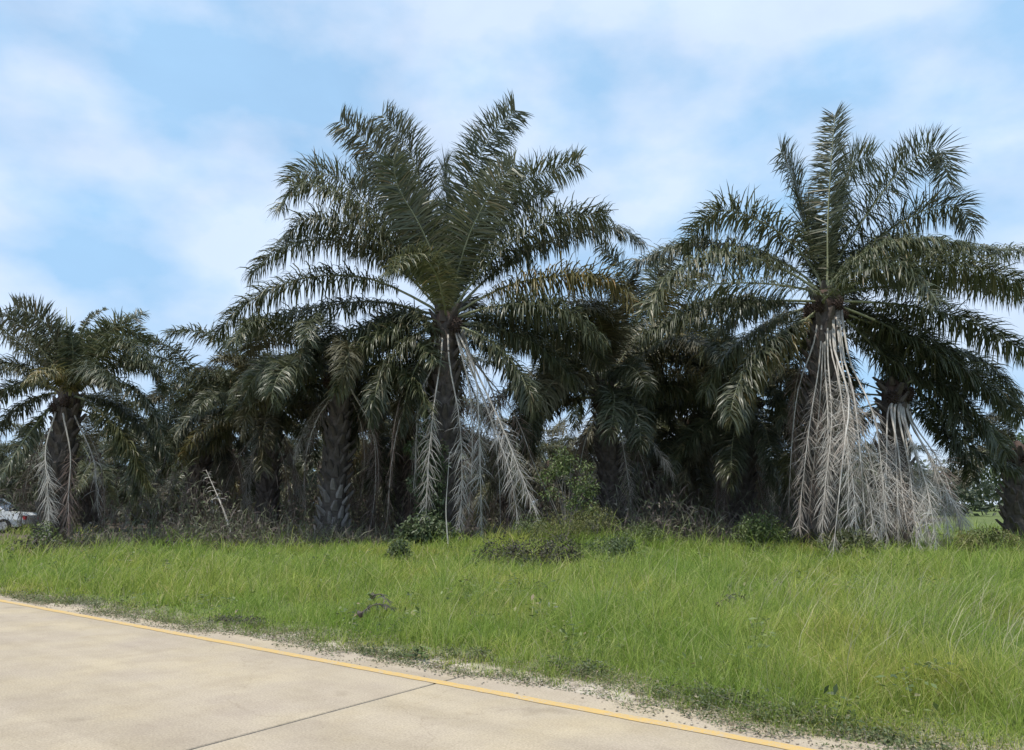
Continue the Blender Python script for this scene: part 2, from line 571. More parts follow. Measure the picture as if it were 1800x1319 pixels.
def frond_arrays(P, nl=85, lmax=1.0, droop=0.5, bare=0.16, width=0.045, roll=0.0, spread=1.0, ragged=0.0, seed=0, fold=0.0, a0=82.0, jit=11.0):
    """leaflets along a curved midrib: returns vertex and polygon arrays"""
    g = np.random.default_rng(seed)
    C, length = resample(P, 60)
    T = unit(np.gradient(C, axis=0))
    H = C[-1] - C[0]
    H[2] = 0
    hl = np.linalg.norm(H)
    H = H / hl if hl > 0.3 else np.array([0., -1, 0])
    up = np.array([0, 0, 1.0]) - 0.6 * H
    Uv = unit(up - T * (T @ up)[:, None])
    for i in range(1, len(T)):          # keep the upper side continuous
        u_ = Uv[i - 1] - T[i] * (T[i] @ Uv[i - 1])
        Uv[i] = unit((u_ / max(np.linalg.norm(u_), 1e-6)) * 0.85 + Uv[i] * 0.15)
        Uv[i] = unit(Uv[i] - T[i] * (T[i] @ Uv[i]))
    S = np.cross(T, Uv)
    rl = roll * np.linspace(0.2, 1.3, 60)[:, None]
    Uv, S = Uv * np.cos(rl) + S * np.sin(rl), S * np.cos(rl) - Uv * np.sin(rl)
    s = np.concatenate([np.linspace(bare, 1, nl), np.linspace(bare, 1, nl)])
    s = np.clip(s + g.normal(0, 0.6 / nl, len(s)) + 0.006 * np.sin(s * g.uniform(60, 110)) , bare * 0.9, 0.999)
    side = np.concatenate([np.ones(nl), -np.ones(nl)])
    if ragged > 0:
        keep = g.random(len(s)) > ragged
        s, side = s[keep], side[keep]
    k = len(s)
    f = s * 59
    i0 = np.minimum(f.astype(int), 58)
    fr = (f - i0)[:, None]
    lerp = lambda A: A[i0] * (1 - fr) + A[i0 + 1] * fr
    B, Tt, Us, Ss = lerp(C), unit(lerp(T)), unit(lerp(Uv)), unit(lerp(S))
    r = np.clip((s - bare) / (1 - bare), 0, 1)
    prof = np.clip(0.30 + 2.6 * r, 0, 1) * np.clip(1.05 - 0.45 * r ** 3.0, 0, 1)
    Ln = lmax * prof * g.uniform(0.78, 1.1, k)
    a = np.radians(a0 - 24 * r ** 1.5 + g.normal(0, jit, k))
    el = np.radians(np.where(g.random(k) < 0.5, -6, 30) + g.normal(0, 10, k)) * spread - fold
    D = Tt * np.cos(a)[:, None] + (Ss * (side * np.cos(el))[:, None] + Us * np.sin(el)[:, None]) * np.sin(a)[:, None]
    D = unit(D + g.normal(0, 0.0075 * jit, (k, 3)))
    Wd = unit(np.cross(D, Us + 0.35 * g.normal(0, 1, (k, 3))))
    gr = droop * g.uniform(0.5, 1.5, k)
    wd = width * g.uniform(0.75, 1.2, k) * (0.6 + 0.4 * prof)
    pts = [B]
    d = D
    segs = (0.36, 0.34, 0.30)
    for j, sg in enumerate(segs):
        d = unit(d + np.array([0, 0, -1.0]) * (gr * (0.25, 0.75, 1.1)[j])[:, None])
        pts.append(pts[-1] + d * (Ln * sg)[:, None])
    ww = (0.55, 1.0, 0.75)
    V = []
    for j in range(3):
        V += [pts[j] - Wd * (wd * ww[j] / 2)[:, None], pts[j] + Wd * (wd * ww[j] / 2)[:, None]]
    V.append(pts[3])
    V = np.stack(V, 1)                  # k,7,3
    base = (np.arange(k) * 7)[:, None]
    lp = np.concatenate([base + np.array([[0, 1, 3, 2]]), base + np.array([[2, 3, 5, 4]]), base + np.array([[4, 5, 6]])], 1)
    st = (np.arange(k) * 11)[:, None] + np.array([[0, 4, 8]])
    return V.reshape(-1, 3), lp.ravel(), st.ravel(), C


def rib_mesh(C, r0=0.055, name='midrib', flare=0.04):
    mb = MB()
    ks = list(range(0, 60, 5)) + [59]
    mb.tube([C[k] for k in ks], [r0 * (1 - 0.88 * (k / 59.0) ** 0.7) + (flare if k == 0 else 0) for k in ks], n=5)
    return mb.mesh(name, smooth=True)


def frond_pair(P, mats, r0=0.05, **kw):
    """leaflet mesh and midrib mesh of one frond, to be shared by many"""
    V, lp, st, C = frond_arrays(P, **kw)
    me = np_mesh('frond', V, lp, st)
    me.materials.append(mats[0])
    rb = rib_mesh(C, r0, flare=0.02)
    rb.materials.append(mats[1])
    return me, rb


def shared_frond(name, pair, parent):
    f = obj(name, pair[0], None, parent)
    obj('midrib', pair[1], None, f)
    return f


def arc(el0, length, drop, az=0.0, n=9, sag=1.6):
    """midrib curve leaving at elevation el0 and bending down by drop (radians)"""
    P = [np.zeros(3)]
    for i in range(n):
        tt = (i + 0.5) / n
        e = el0 - drop * tt ** sag
        P.append(P[-1] + np.array([math.cos(e) * math.cos(az), math.cos(e) * math.sin(az), math.sin(e)]) * length / n)
    return np.array(P)


# shared frond meshes for the palms that are not traced one by one
CLS = [(80, 45), (66, 75), (52, 95), (38, 100), (22, 95), (6, 85), (-12, 70), (-30, 52)]
SHARED = []
for ci, (e0, dr) in enumerate(CLS):
    row = []
    for vi in range(3):
        P = arc(math.radians(e0 + rnd.uniform(-5, 5)), 6.0 * rnd.uniform(0.93, 1.07), math.radians(dr * rnd.uniform(0.8, 1.2)))
        P[:, 1] += (np.linspace(0, 1, len(P)) ** 2) * rnd.uniform(-0.7, 0.7)
        row.append(frond_pair(P, [M_leaf if vi != 2 else M_leafb, M_rib], nl=230, lmax=1.12, droop=0.38 + 0.09 * ci, width=0.055,
                                     roll=rnd.uniform(-0.6, 0.6), seed=100 + ci * 3 + vi))
    SHARED.append(row)
DEADSH = []
for vi in range(6):
    P = arc(math.radians(rnd.uniform(-35, -5)), 5.6 * rnd.uniform(0.85, 1.1), math.radians(rnd.uniform(60, 80)), sag=0.45)
    P[:, 1] += (np.linspace(0, 1, len(P)) ** 2) * rnd.uniform(-0.5, 0.5)
    DEADSH.append(frond_pair(P, [M_deadb if vi < 4 else M_dead, M_ribdead], nl=120, lmax=0.85, droop=0.9, width=0.022, ragged=0.2, a0=55, jit=18, spread=0.9, seed=200 + vi, r0=0.04))


def trunk_mesh(h, r0, r1, lean, seed, n=12):
    mb = MB()
    g = random.Random(seed)
    pts, rad = [], []
    k = 9
    for i in range(k + 1):
        s = i / k
        pts.append((lean[0] * s ** 1.3, lean[1] * s ** 1.3, h * s - (0.15 if i == 0 else 0)))
        rad.append((r0 * 1.25 if i == 0 else r0 + (r1 - r0) * s) * g.uniform(0.95, 1.06))
    mb.tube(pts, rad, n=n)
    return mb.mesh('trunk', smooth=True), pts, rad


def boot_shape():
    mb = MB()
    # old cut petiole: wide where it grips the trunk, narrowing and bending outwards (local +x out, +z up)
    sec = [(0.0, -0.10, 0.13, 0.05), (0.07, 0.04, 0.11, 0.05), (0.15, 0.17, 0.08, 0.04), (0.20, 0.27, 0.05, 0.03)]
    V = []
    for (x, z, hw, th) in sec:
        V += [(x - th, -hw, z), (x + th, -hw * 0.6, z - 0.01), (x + th, hw * 0.6, z - 0.01), (x - th, hw, z)]
    Fc = []
    for i in range(3):
        for k in range(4):
            Fc.append((i * 4 + k, i * 4 + (k + 1) % 4, i * 4 + 4 + (k + 1) % 4, i * 4 + 4 + k))
    Fc.append((12, 13, 14, 15))
    mb.add(V, Fc)
    return mb


boot_mesh = boot_shape().mesh('leaf_base')
boot_mesh.materials.append(M_boot)
boot_pale = boot_shape().mesh('leaf_base_grey')
boot_pale.materials.append(M_bootpale)


def boots(parent, pts, rad, z0, z1, single, seed, pale_below=-1):
    g = random.Random(seed)
    zs = np.array([p[2] for p in pts])
    count = int((z1 - z0) / 0.055)
    joined = MB()
    base = boot_shape()
    for i in range(count):
        z = z0 + (z1 - z0) * i / max(count - 1, 1)
        x = np.interp(z, zs, [p[0] for p in pts])
        y = np.interp(z, zs, [p[1] for p in pts])
        r = np.interp(z, zs, rad)
        az = i * 2.39996 + g.uniform(-0.15, 0.15)
        sc = g.uniform(0.8, 1.3)
        M = Matrix.Translation((x + math.cos(az) * r * 0.93, y + math.sin(az) * r * 0.93, z)) @ Matrix.Rotation(az, 4, 'Z') @ Matrix.Rotation(g.uniform(-.25, .3), 4, 'Y') @ Matrix.Diagonal((sc, sc, sc * g.uniform(.8, 1.2), 1))
        if single:
            o = obj('leaf_base', boot_pale if z < pale_below else boot_mesh, None, parent)
            o.matrix_local = M
        else:
            joined.add([M @ Vector(v) for v in base.v], base.f)
    if not single:
        o = obj('leaf_bases', joined.mesh('leaf_bases'), M_boot, parent)
        o['kind'] = 'stuff'


def heart(parent, top, r, seed):
    g = random.Random(seed)
    mb = MB()
    prof = [(-1.1, 0.75), (-0.6, 1.05), (-0.15, 1.15), (0.3, 0.95), (0.7, 0.55), (1.0, 0.2)]
    n = 14
    V, Fc = [], []
    for (z, k) in prof:
        for j in range(n):
            rr = r * k * g.uniform(0.88, 1.12)
            V.append((top[0] + math.cos(2 * math.pi * j / n) * rr, top[1] + math.sin(2 * math.pi * j / n) * rr, top[2] + z * r * 1.5))
    for i in range(len(prof) - 1):
        for j in range(n):
            Fc.append((i * n + j, i * n + (j + 1) % n, (i + 1) * n + (j + 1) % n, (i + 1) * n + j))
    Fc.append(tuple((len(prof) - 1) * n + j for j in range(n)))
    mb.add(V, Fc)
    obj('crown_base', mb.mesh('crown_base', smooth=True), M_heart, parent)


def fruit_mesh():
    mb = MB()
    g = random.Random(5)
    for i in range(70):
        z = 1 - 2 * (i + .5) / 70
        a = i * 2.39996
        s = math.sqrt(1 - z * z)
        d = Vector((s * math.cos(a), s * math.sin(a), z))
        c = Vector((d.x * 0.20, d.y * 0.20, d.z * 0.28))
        tdir = d.orthogonal().normalized()
        b2 = d.cross(tdir)
        rr = 0.045
        ring = [c + (tdir * math.cos(k * 2.094) + b2 * math.sin(k * 2.094)) * rr for k in range(3)]
        mb.add(ring + [c + d * g.uniform(0.07, 0.13)], [(0, 1, 3), (1, 2, 3), (2, 0, 3)])
    V, Fc = [], []
    for i in range(7):
        th = math.pi * i / 6
        for j in range(8):
            V.append((0.19 * math.sin(th) * math.cos(j * math.pi / 4), 0.19 * math.sin(th) * math.sin(j * math.pi / 4), 0.27 * math.cos(th)))
    for i in range(6):
        for j in range(8):
            Fc.append((i * 8 + j, i * 8 + (j + 1) % 8, i * 8 + 8 + (j + 1) % 8, i * 8 + 8 + j))
    mb.add(V, Fc)
    return mb.mesh('fruit_bunch')


fruit_me = fruit_mesh()
fruit_me.materials.append(M_fruit)


def fruits(parent, top, r, n, seed):
    g = random.Random(seed)
    for i in range(n):
        a = -math.pi / 2 + (i - (n - 1) / 2) * 1.0 + g.uniform(-.25, .25)
        o = obj('fruit_bunch', fruit_me, None, parent)
        o.location = (top[0] + math.cos(a) * r * 1.25, top[1] + math.sin(a) * r * 1.25, top[2] - g.uniform(0.1, 0.5))
        o.rotation_euler = (g.uniform(-.4, .4), g.uniform(-.4, .4), g.uniform(0, 6))
        s = g.uniform(0.65, 0.95)
        o.scale = (s, s, s)


def palm(label, px_base, D, crown_px, seed, scale=1.0, nf=34, ndead=6, traced=(), dead_traced=(), r=0.42, single=False, pale_below=-1,
         low=7, fruit=3, skip_az=None, boots_on=True, group=None, spears=(), high=0):
    """one oil palm: trunk with old leaf bases, crown of fronds, dead fronds hanging below"""
    g = random.Random(seed)
    top = at(crown_px[0], crown_px[1], D)
    bx = at(px_base, 900, D).x
    gz_ = float(ground_z(bx, D))
    root = thing('oil_palm', label, 'palm tree', (bx, D, gz_), group)
    B = Vector((bx, D, gz_))
    tl = top - B
    h = tl.z
    me, pts, rad = trunk_mesh(h, r * 1.1, r * 0.85, (tl.x, 0), seed)
    obj('trunk', me, M_trunk, root)
    if boots_on:
        boots(root, pts, rad, 0.1, h + 0.4, single, seed, pale_below)
    heart(root, tl, r * 0.8, seed)
    if fruit:
        fruits(root, tl, r, fruit, seed)
    # traced fronds: picture points with a depth offset at the tip
    for i, fd in enumerate(traced):
        P2, dd = fd[0], fd[1]
        kw = dict(fd[2]) if len(fd) > 2 else {}
        nP = len(P2)
        P = [np.array(tl + Vector((0, 0, -0.1)))]
        for j, (x, y) in enumerate(P2):
            s = (j + 1) / nP
            P.append(np.array(at(x, y, D + dd * s) - B))
        ln = sum(np.linalg.norm(P[j + 1] - P[j]) for j in range(nP))
        args = dict(nl=int(min(340, 90 + ln * 35)), lmax=1.15, droop=0.45, bare=0.13, width=0.044, roll=g.uniform(-.45, .45), seed=seed * 50 + i)
        args.update(kw)
        mat = args.pop('mat', M_leaf)
        args['lmax'] *= min(max(ln / 6.2, 0.5), 1.05)
        V, lp, st, C = frond_arrays(np.array(P), **args)
        f = obj('frond', np_mesh('frond', V, lp, st), mat, root)
        obj('midrib', rib_mesh(C, 0.06), M_rib, f)
    for i, fd in enumerate(dead_traced):
        P2, d0, d1 = fd[0], fd[1], fd[2]
        kw = dict(fd[3]) if len(fd) > 3 else {}
        nP = len(P2)
        P = [np.array(tl + Vector((at(P2[0][0], P2[0][1], D).x - top.x, 0, 0)) * .6 + Vector((0, -r * .5, -.35)))]
        P += [np.array(at(x, y, D + d0 + (d1 - d0) * (j / (nP - 1)) ** .8) - B) for j, (x, y) in enumerate(P2)]
        args = dict(nl=170, lmax=0.72, droop=0.4, bare=0.34, width=0.014, ragged=0.42, a0=46, jit=20, spread=1.0, roll=g.uniform(-.6, .6), seed=seed * 60 + i)
        args.update(kw)
        r0 = args.pop('r0', 0.04)
        mat = args.pop('mat', M_dead)
        V, lp, st, C = frond_arrays(np.array(P), **args)
        f = obj('dead_frond', np_mesh('dead_frond', V, lp, st), mat, root)
        obj('midrib', rib_mesh(C, r0, flare=0.01), M_ribdead, f)
    for (x0, y0, x1, y1) in spears:
        mb = MB()
        p0, p1 = at(x0, y0, D) - B, at(x1, y1, D) - B
        mb.tube([tl, p0, (p0 + p1) / 2, p1], [0.06, 0.05, 0.035, 0.008], n=5)
        obj('spear_leaf', mb.mesh('spear_leaf', smooth=True), M_rib, root)
    # the rest of the crown
    for i in range(nf):
        q_ = (i + 0.5) / nf
        ci = high + int(q_ * (min(low, 7) + 1 - high))
        ci = min(ci, 7)
        az = i * 2.39996 + g.uniform(-.25, .25) + seed
        if skip_az and skip_az(az % (2 * math.pi), ci):
            continue
        o = shared_frond('frond', g.choice(SHARED[ci]), root)
        o.location = tl + Vector((math.cos(az), math.sin(az), 0)) * r * 0.4 + Vector((0, 0, 0.25 - 0.09 * ci))
        s = scale * g.uniform(0.85, 1.1)
        o.rotation_euler = (g.uniform(-.25, .25), g.uniform(-.14, .14), az)
        o.scale = (s, s, s)
    for i in range(ndead):
        az = i * 2.39996 + g.uniform(-.4, .4) + seed * 1.7
        if math.sin(az) < -0.75:
            az = -az
        o = shared_frond('dead_frond', g.choice(DEADSH), root)
        o.location = tl + Vector((math.cos(az), math.sin(az), 0)) * r * 0.7 + Vector((0, 0, -0.55 - g.uniform(0, .4)))
        s = min(scale * g.uniform(0.75, 1.1), (h - 0.3) / 5.0)
        o.scale = (s, s, s)
        o.rotation_euler = (g.uniform(-.1, .1), g.uniform(-.1, .12), az)
    return root, tl, B


def only_depth(a, c):
    """for traced palms: fill only the fronds that run towards or away from the camera, and the low ones"""
    return not (math.sin(a) > 0.55 or (c >= 6 and abs(math.sin(a)) < 0.75))


up = dict(droop=0.16, spread=0.7, roll=1.15, lmax=1.25, width=.052)
upr = dict(droop=0.16, spread=0.7, roll=-1.15, lmax=1.25, width=.052)
midf = dict(droop=0.45, roll=0.75)
midr = dict(droop=0.45, roll=-0.75)
flat = dict(droop=0.9, bare=.23, lmax=1.15)
hang = dict(droop=1.1, bare=.17)

# --- the big centre palm
P1 = [
    ([(770, 500), (722, 372), (655, 262), (597, 214)], 0.8, up), ([(780, 495), (752, 380), (722, 270), (672, 203)], 1.6, up),
    ([(795, 500), (818, 360), (852, 256), (906, 194)], 0.6, upr), ([(787, 480), (788, 380), (781, 285)], 3.2, up),
    ([(800, 500), (850, 400), (925, 318), (1018, 285)], 0.6, midr), ([(806, 510), (868, 410), (922, 352), (962, 348)], 2.2, midr),
    ([(812, 520), (882, 440), (972, 384), (1066, 378)], -1.0, flat), ([(815, 530), (900, 455), (1010, 408), (1085, 402), (1126, 428)], 0.2, flat),
    ([(818, 540), (900, 500), (1000, 484), (1075, 492), (1112, 530)], -1.2, flat), ([(825, 550), (900, 535), (990, 545), (1060, 600)], -2.0, flat),
    ([(760, 505), (680, 400), (606, 322), (540, 300), (508, 322)], 1.2, midf), ([(760, 515), (690, 425), (600, 345), (530, 325), (490, 368)], -0.5, flat),
    ([(762, 525), (700, 452), (610, 395), (540, 385), (500, 420)], -1.5, flat), ([(760, 530), (680, 452), (580, 420), (492, 438), (440, 482)], 0.6, flat),
    ([(758, 540), (650, 490), (540, 488), (440, 528), (376, 592)], -0.4, flat), ([(752, 550), (660, 530), (560, 540), (470, 562), (402, 604)], 1.4, flat),
    ([(770, 490), (722, 410), (662, 318), (628, 305)], 2.6, up), ([(776, 490), (740, 400), (700, 330), (690, 280)], -1.5, up),
    ([(800, 495), (826, 410), (868, 330), (905, 290)], -1.2, upr),
    ([(750, 570), (690, 580), (630, 620), (590, 690)], -1.0, hang), ([(755, 575), (710, 610), (670, 660), (650, 740)], -2.0, hang),
    ([(815, 570), (880, 580), (950, 610), (1010, 670)], -0.6, hang), ([(810, 575), (860, 600), (910, 650), (940, 720)], -1.8, hang),
    ([(768, 580), (742, 625), (718, 680), (704, 760)], -1.0, dict(droop=1.0, bare=.3, ragged=.2)),
    ([(745, 560), (660, 570), (570, 600), (510, 660)], 0.8, hang), ([(830, 555), (920, 560), (1010, 590), (1060, 640)], 1.2, hang),
    ([(780, 530), (760, 470), (720, 450), (680, 480)], -4.2, dict(droop=.6)),
]
P1d = [
    ([(812, 600), (836, 660), (842, 760), (847, 958)], -0.6, -1.6), ([(808, 612), (826, 690), (830, 800), (822, 930)], -0.7, -1.4, dict(mat=M_deadb)),
    ([(832, 640), (880, 745), (922, 850), (952, 928)], -0.5, -2.2, dict(r0=.05)), ([(826, 640), (866, 745), (896, 830), (916, 948)], -0.5, -2.0),
    ([(768, 632), (738, 690), (733, 745), (728, 850)], -0.5, -1.0, dict(r0=.045)), ([(815, 625), (858, 720), (876, 820), (880, 940)], -.6, -1.0, dict(mat=M_deadb)),
    ([(758, 625), (715, 700), (690, 800), (680, 920)], -.4, -1.0, dict(mat=M_deadb)), ([(775, 630), (762, 720), (752, 830), (748, 940)], -.7, -1.6), ([(790, 640), (808, 740), (812, 850), (806, 950)], -.7, -1.6), ([(820, 620), (900, 720), (940, 820), (985, 920)], .4, .2, dict(mat=M_deadb)),
]
palm('tallest oil palm, left of centre, with broad dark crown and climber on its trunk', 775, 26.0, (785, 562), 3, scale=1.05, nf=16, ndead=6, high=3,
     traced=P1, dead_traced=P1d, r=0.44, single=True, skip_az=only_depth, fruit=4)

# --- the big right palm
P2 = [
    ([(1455, 480), (1455, 400), (1460, 300), (1468, 202)], 0.3, dict(droop=0.08, spread=.5, roll=.2, lmax=1.0)), ([(1440, 490), (1420, 420), (1400, 330), (1372, 266)], 2.6, up),
    ([(1465, 470), (1476, 380), (1497, 290), (1534, 276)], 2.4, upr), ([(1466, 470), (1522, 380), (1592, 290), (1650, 262), (1668, 322)], 0.2, dict(droop=.15, roll=-1.1)),
    ([(1470, 490), (1532, 428), (1612, 376), (1680, 360), (1712, 408)], 1.0, dict(droop=.6, roll=-.7)), ([(1440, 490), (1395, 430), (1330, 386), (1258, 372), (1200, 440)], 1.0, dict(droop=.6, roll=.6)),
    ([(1430, 500), (1370, 458), (1290, 432), (1200, 428), (1118, 462)], 2.2, flat), ([(1430, 505), (1350, 462), (1262, 446), (1180, 486), (1138, 545)], -0.8, flat),
    ([(1440, 515), (1360, 500), (1270, 498), (1200, 508)], -2.4, dict(droop=.8, ragged=.5)), ([(1430, 530), (1340, 530), (1230, 545), (1130, 590)], -1.0, flat),
    ([(1470, 505), (1560, 456), (1680, 438), (1810, 442)], 0.6, flat), ([(1480, 510), (1580, 474), (1700, 468), (1815, 505)], -1.0, flat),
    ([(1480, 515), (1590, 500), (1700, 492), (1825, 525)], 1.5, flat), ([(1480, 530), (1580, 536), (1690, 560), (1805, 620)], -0.6, flat),
    ([(1480, 540), (1570, 578), (1680, 640), (1790, 725)], -0.4, flat), ([(1475, 550), (1550, 620), (1650, 690), (1745, 770)], 0.8, hang),
    ([(1430, 550), (1380, 600), (1330, 650), (1290, 740)], -1.0, hang), ([(1420, 540), (1350, 570), (1280, 620), (1240, 690)], 0.6, hang),
    ([(1450, 525), (1510, 478), (1590, 478), (1650, 530)], -4.0, flat),
    ([(1450, 500), (1440, 420), (1420, 360)], 3.5, up),
    ([(1465, 500), (1520, 440), (1580, 420), (1640, 440)], 2.5, flat),
    ([(1470, 545), (1560, 560), (1640, 600), (1700, 680)], 1.6, hang),
    ([(1470, 485), (1530, 440), (1620, 420), (1700, 430)], -2.2, flat),
]
P2d = [
    ([(1460, 610), (1476, 680), (1490, 800), (1492, 925)], -.7, -3.0, dict(r0=.04)), ([(1466, 612), (1492, 700), (1482, 800), (1462, 996)], -.8, -4.6, dict(r0=.055, bare=.35)),
    ([(1450, 640), (1455, 720), (1456, 870)], -.7, -2.2, dict(r0=.045)), ([(1480, 618), (1500, 690), (1512, 800), (1524, 958)], -.8, -3.2, dict(r0=.045)),
    ([(1494, 635), (1524, 700), (1544, 770), (1560, 962)], -.8, -3.2, dict(r0=.045)), ([(1440, 640), (1424, 740), (1410, 860), (1404, 930)], -.6, -1.8),
    ([(1470, 625), (1482, 720), (1500, 850), (1506, 955)], -.9, -3.4), ([(1478, 625), (1498, 740), (1526, 860), (1538, 950)], -.9, -3.4),
    ([(1455, 625), (1462, 740), (1450, 860), (1444, 950)], -.9, -3.0), ([(1486, 640), (1512, 740), (1542, 860), (1552, 962)], -.8, -3.0, dict(ragged=.6)),
    ([(1446, 620), (1440, 720), (1428, 840), (1418, 940)], -.5, -1.0, dict(mat=M_deadb)),
    ([(1430, 605), (1404, 680), (1392, 780), (1386, 900)], -.3, -.8, dict(mat=M_deadb, bare=.1)),
]
palm('tall right oil palm with one frond straight up and grey dead fronds hanging below', 1432, 25.0, (1450, 530), 5, scale=1.05, nf=16, ndead=2, high=3,
     traced=P2, dead_traced=P2d, r=0.44, single=True, skip_az=only_depth, fruit=4)

# --- its neighbour whose skirt of dead fronds spreads to the right
P14d = [
    ([(1566, 720), (1580, 800), (1590, 900), (1606, 962)], -.8, -3.4, dict(r0=.055)), ([(1572, 730), (1577, 850), (1579, 962)], -.9, -3.2, dict(r0=.055)),
    ([(1590, 735), (1604, 780), (1630, 860), (1646, 958)], -.8, -3.2, dict(r0=.055)), ([(1604, 750), (1634, 800), (1662, 860), (1697, 922)], -.6, -2.4, dict(bare=.45, r0=.055)),
    ([(1585, 735), (1612, 810), (1625, 900), (1636, 962)], -.8, -3.2, dict(r0=.05)), ([(1580, 735), (1598, 820), (1606, 900), (1616, 968)], -.9, -3.4, dict(r0=.05)),
    ([(1560, 730), (1558, 830), (1552, 930)], -.8, -3.0), ([(1600, 740), (1640, 820), (1660, 900), (1670, 950)], -.7, -2.6, dict(r0=.05)),
    ([(1606, 745), (1650, 810), (1672, 870), (1690, 940)], -.6, -2.2, dict(mat=M_deadb)), ([(1588, 740), (1604, 840), (1630, 930), (1660, 962)], -.8, -3.0),
]
P14 = [([(1600, 670), (1660, 680), (1720, 730), (1770, 800)], -1.5, hang), ([(1600, 680), (1660, 730), (1710, 790), (1790, 830)], -0.5, hang),
       ([(1605, 660), (1680, 650), (1750, 680), (1795, 735)], 1.0, hang), ([(1595, 650), (1640, 620), (1720, 630), (1790, 690)], 0.3, flat),
       ([(1570, 640), (1560, 600), (1520, 590)], 1.5, flat)]
palm('shorter oil palm behind the tall right palm, dead fronds fanned down its right side', 1575, 26.0, (1570, 690), 9, scale=0.8, nf=14, ndead=2,
     traced=P14, dead_traced=P14d, r=0.42, high=3, fruit=2, skip_az=lambda a, c: math.sin(a) < -0.1)

# --- left palm
P3 = [
    ([(118, 665), (102, 618), (72, 562), (24, 540)], 0.4, up), ([(112, 672), (72, 640), (32, 602), (-20, 566)], 0.8, midf),
    ([(112, 670), (70, 610), (20, 560), (-40, 545)], -1.5, dict(droop=.4)), ([(130, 650), (137, 600), (156, 560), (186, 543)], 1.0, dict(droop=.15, lmax=.35)),
    ([(138, 660), (166, 608), (212, 572), (262, 604)], 0.2, midr), ([(138, 668), (180, 620), (225, 600), (262, 640)], -1.2, dict(droop=.6)),
    ([(140, 675), (200, 640), (258, 640), (292, 684)], 0.6, flat), ([(140, 680), (200, 670), (250, 700), (285, 760)], -0.8, flat),
    ([(105, 685), (50, 672), (0, 690), (-50, 740)], -0.6, flat), ([(108, 690), (50, 705), (0, 750), (-40, 820)], 0.4, hang),
    ([(140, 695), (220, 720), (300, 800)], 0.4, hang), ([(145, 700), (210, 760), (262, 860)], -1.0, hang), ([(95, 710), (45, 770), (0, 842)], -1.2, hang),
    ([(120, 660), (110, 610), (100, 570)], 2.2, up), ([(128, 655), (150, 610), (190, 590)], 2.4, up), ([(120, 680), (90, 650), (50, 670)], -3.2, flat),
    ([(130, 680), (170, 650), (200, 680)], -3.2, flat), ([(115, 660), (85, 610), (50, 590)], 2.0, dict(droop=.4)),
    ([(126, 655), (128, 615), (122, 575)], -1.2, up), ([(126, 655), (160, 610), (210, 600), (240, 640)], 1.8, flat),
    ([(100, 690), (30, 640), (-40, 650)], 1.0, flat),
]
P3d = [([(95, 735), (80, 790), (84, 860), (86, 938)], -.5, -1.2), ([(112, 735), (124, 800), (120, 880), (122, 940)], -.6, -1.0, dict(mat=M_deadb, ragged=.5)),
       ([(135, 740), (165, 810), (172, 900)], -.2, -1.0, dict(ragged=.7))]
palm('oil palm at the far left edge beside the parked white vehicle', 93, 27.0, (122, 700), 13, scale=0.75, nf=7, ndead=2, traced=P3, dead_traced=P3d, r=0.40,
     spears=[(118, 640, 117, 540), (124, 640, 124, 555)], skip_az=only_depth, fruit=2)

# --- palms of the second line, between the big three
palm('oil palm with pale grey stubbed trunk base, left of the tallest palm', 585, 28.0, (602, 655), 17, scale=0.8, nf=26, ndead=8, r=0.40, single=True, pale_below=2.2, high=2, low=5,
     dead_traced=[([(620, 690), (655, 760), (660, 850), (650, 940)], -.4, -1.0, dict(mat=M_deadb))])
palm('small oil palm in the gap right of the far left palm, trunk dark and slim', 470, 33.0, (476, 722), 19, scale=0.82, nf=28, ndead=8, r=0.36, high=1, low=5,
     traced=[([(440, 730), (380, 770), (308, 818)], -1.0, hang), ([(500, 720), (560, 740), (600, 790)], -1.0, hang)])
palm('oil palm in shade right behind the light green shrub, trunk bent to the right', 1078, 30.0, (1062, 690), 23, scale=0.92, nf=30, ndead=8, r=0.40, high=1, low=5,
     dead_traced=[([(1085, 740), (1098, 800), (1106, 860), (1112, 935)], -.4, -1.2)])
palm('oil palm in deep shade just left of the tall right palm', 1300, 31.0, (1310, 700), 29, scale=0.85, nf=30, ndead=12, r=0.42, high=1)
palm('slim dark oil palm trunk between the bent palm and the shaded palm', 1212, 36.0, (1212, 752), 31, scale=0.85, nf=26, ndead=9, r=0.36, high=1)
palm('short oil palm with pale dangling stalks, half hidden left of the tallest trunk', 716, 34.0, (712, 745), 37, scale=0.8, nf=24, ndead=9, r=0.38, high=1)
palm('oil palm with yellowish feathered top, right of the gap of sky at left', 335, 37.0, (372, 725), 41, scale=0.78, nf=32, ndead=8, r=0.38, high=1)
palm('stout dark oil palm trunk at the right edge beyond the bright gap', 1785, 33.0, (1790, 800), 43, scale=0.62, nf=6, ndead=0, r=0.5, high=2, low=3,
     traced=[([(1760, 790), (1720, 800), (1690, 850)], -1.0, dict(droop=.5, mat=M_leafb)), ([(1770, 770), (1720, 760), (1680, 790)], 0.5, dict(droop=.5, mat=M_leafb))])
palm('oil palm behind the crowns where the two tall palms meet', 1150, 38.0, (1140, 615), 47, scale=1.05, nf=28, ndead=3, r=0.38, group=None)

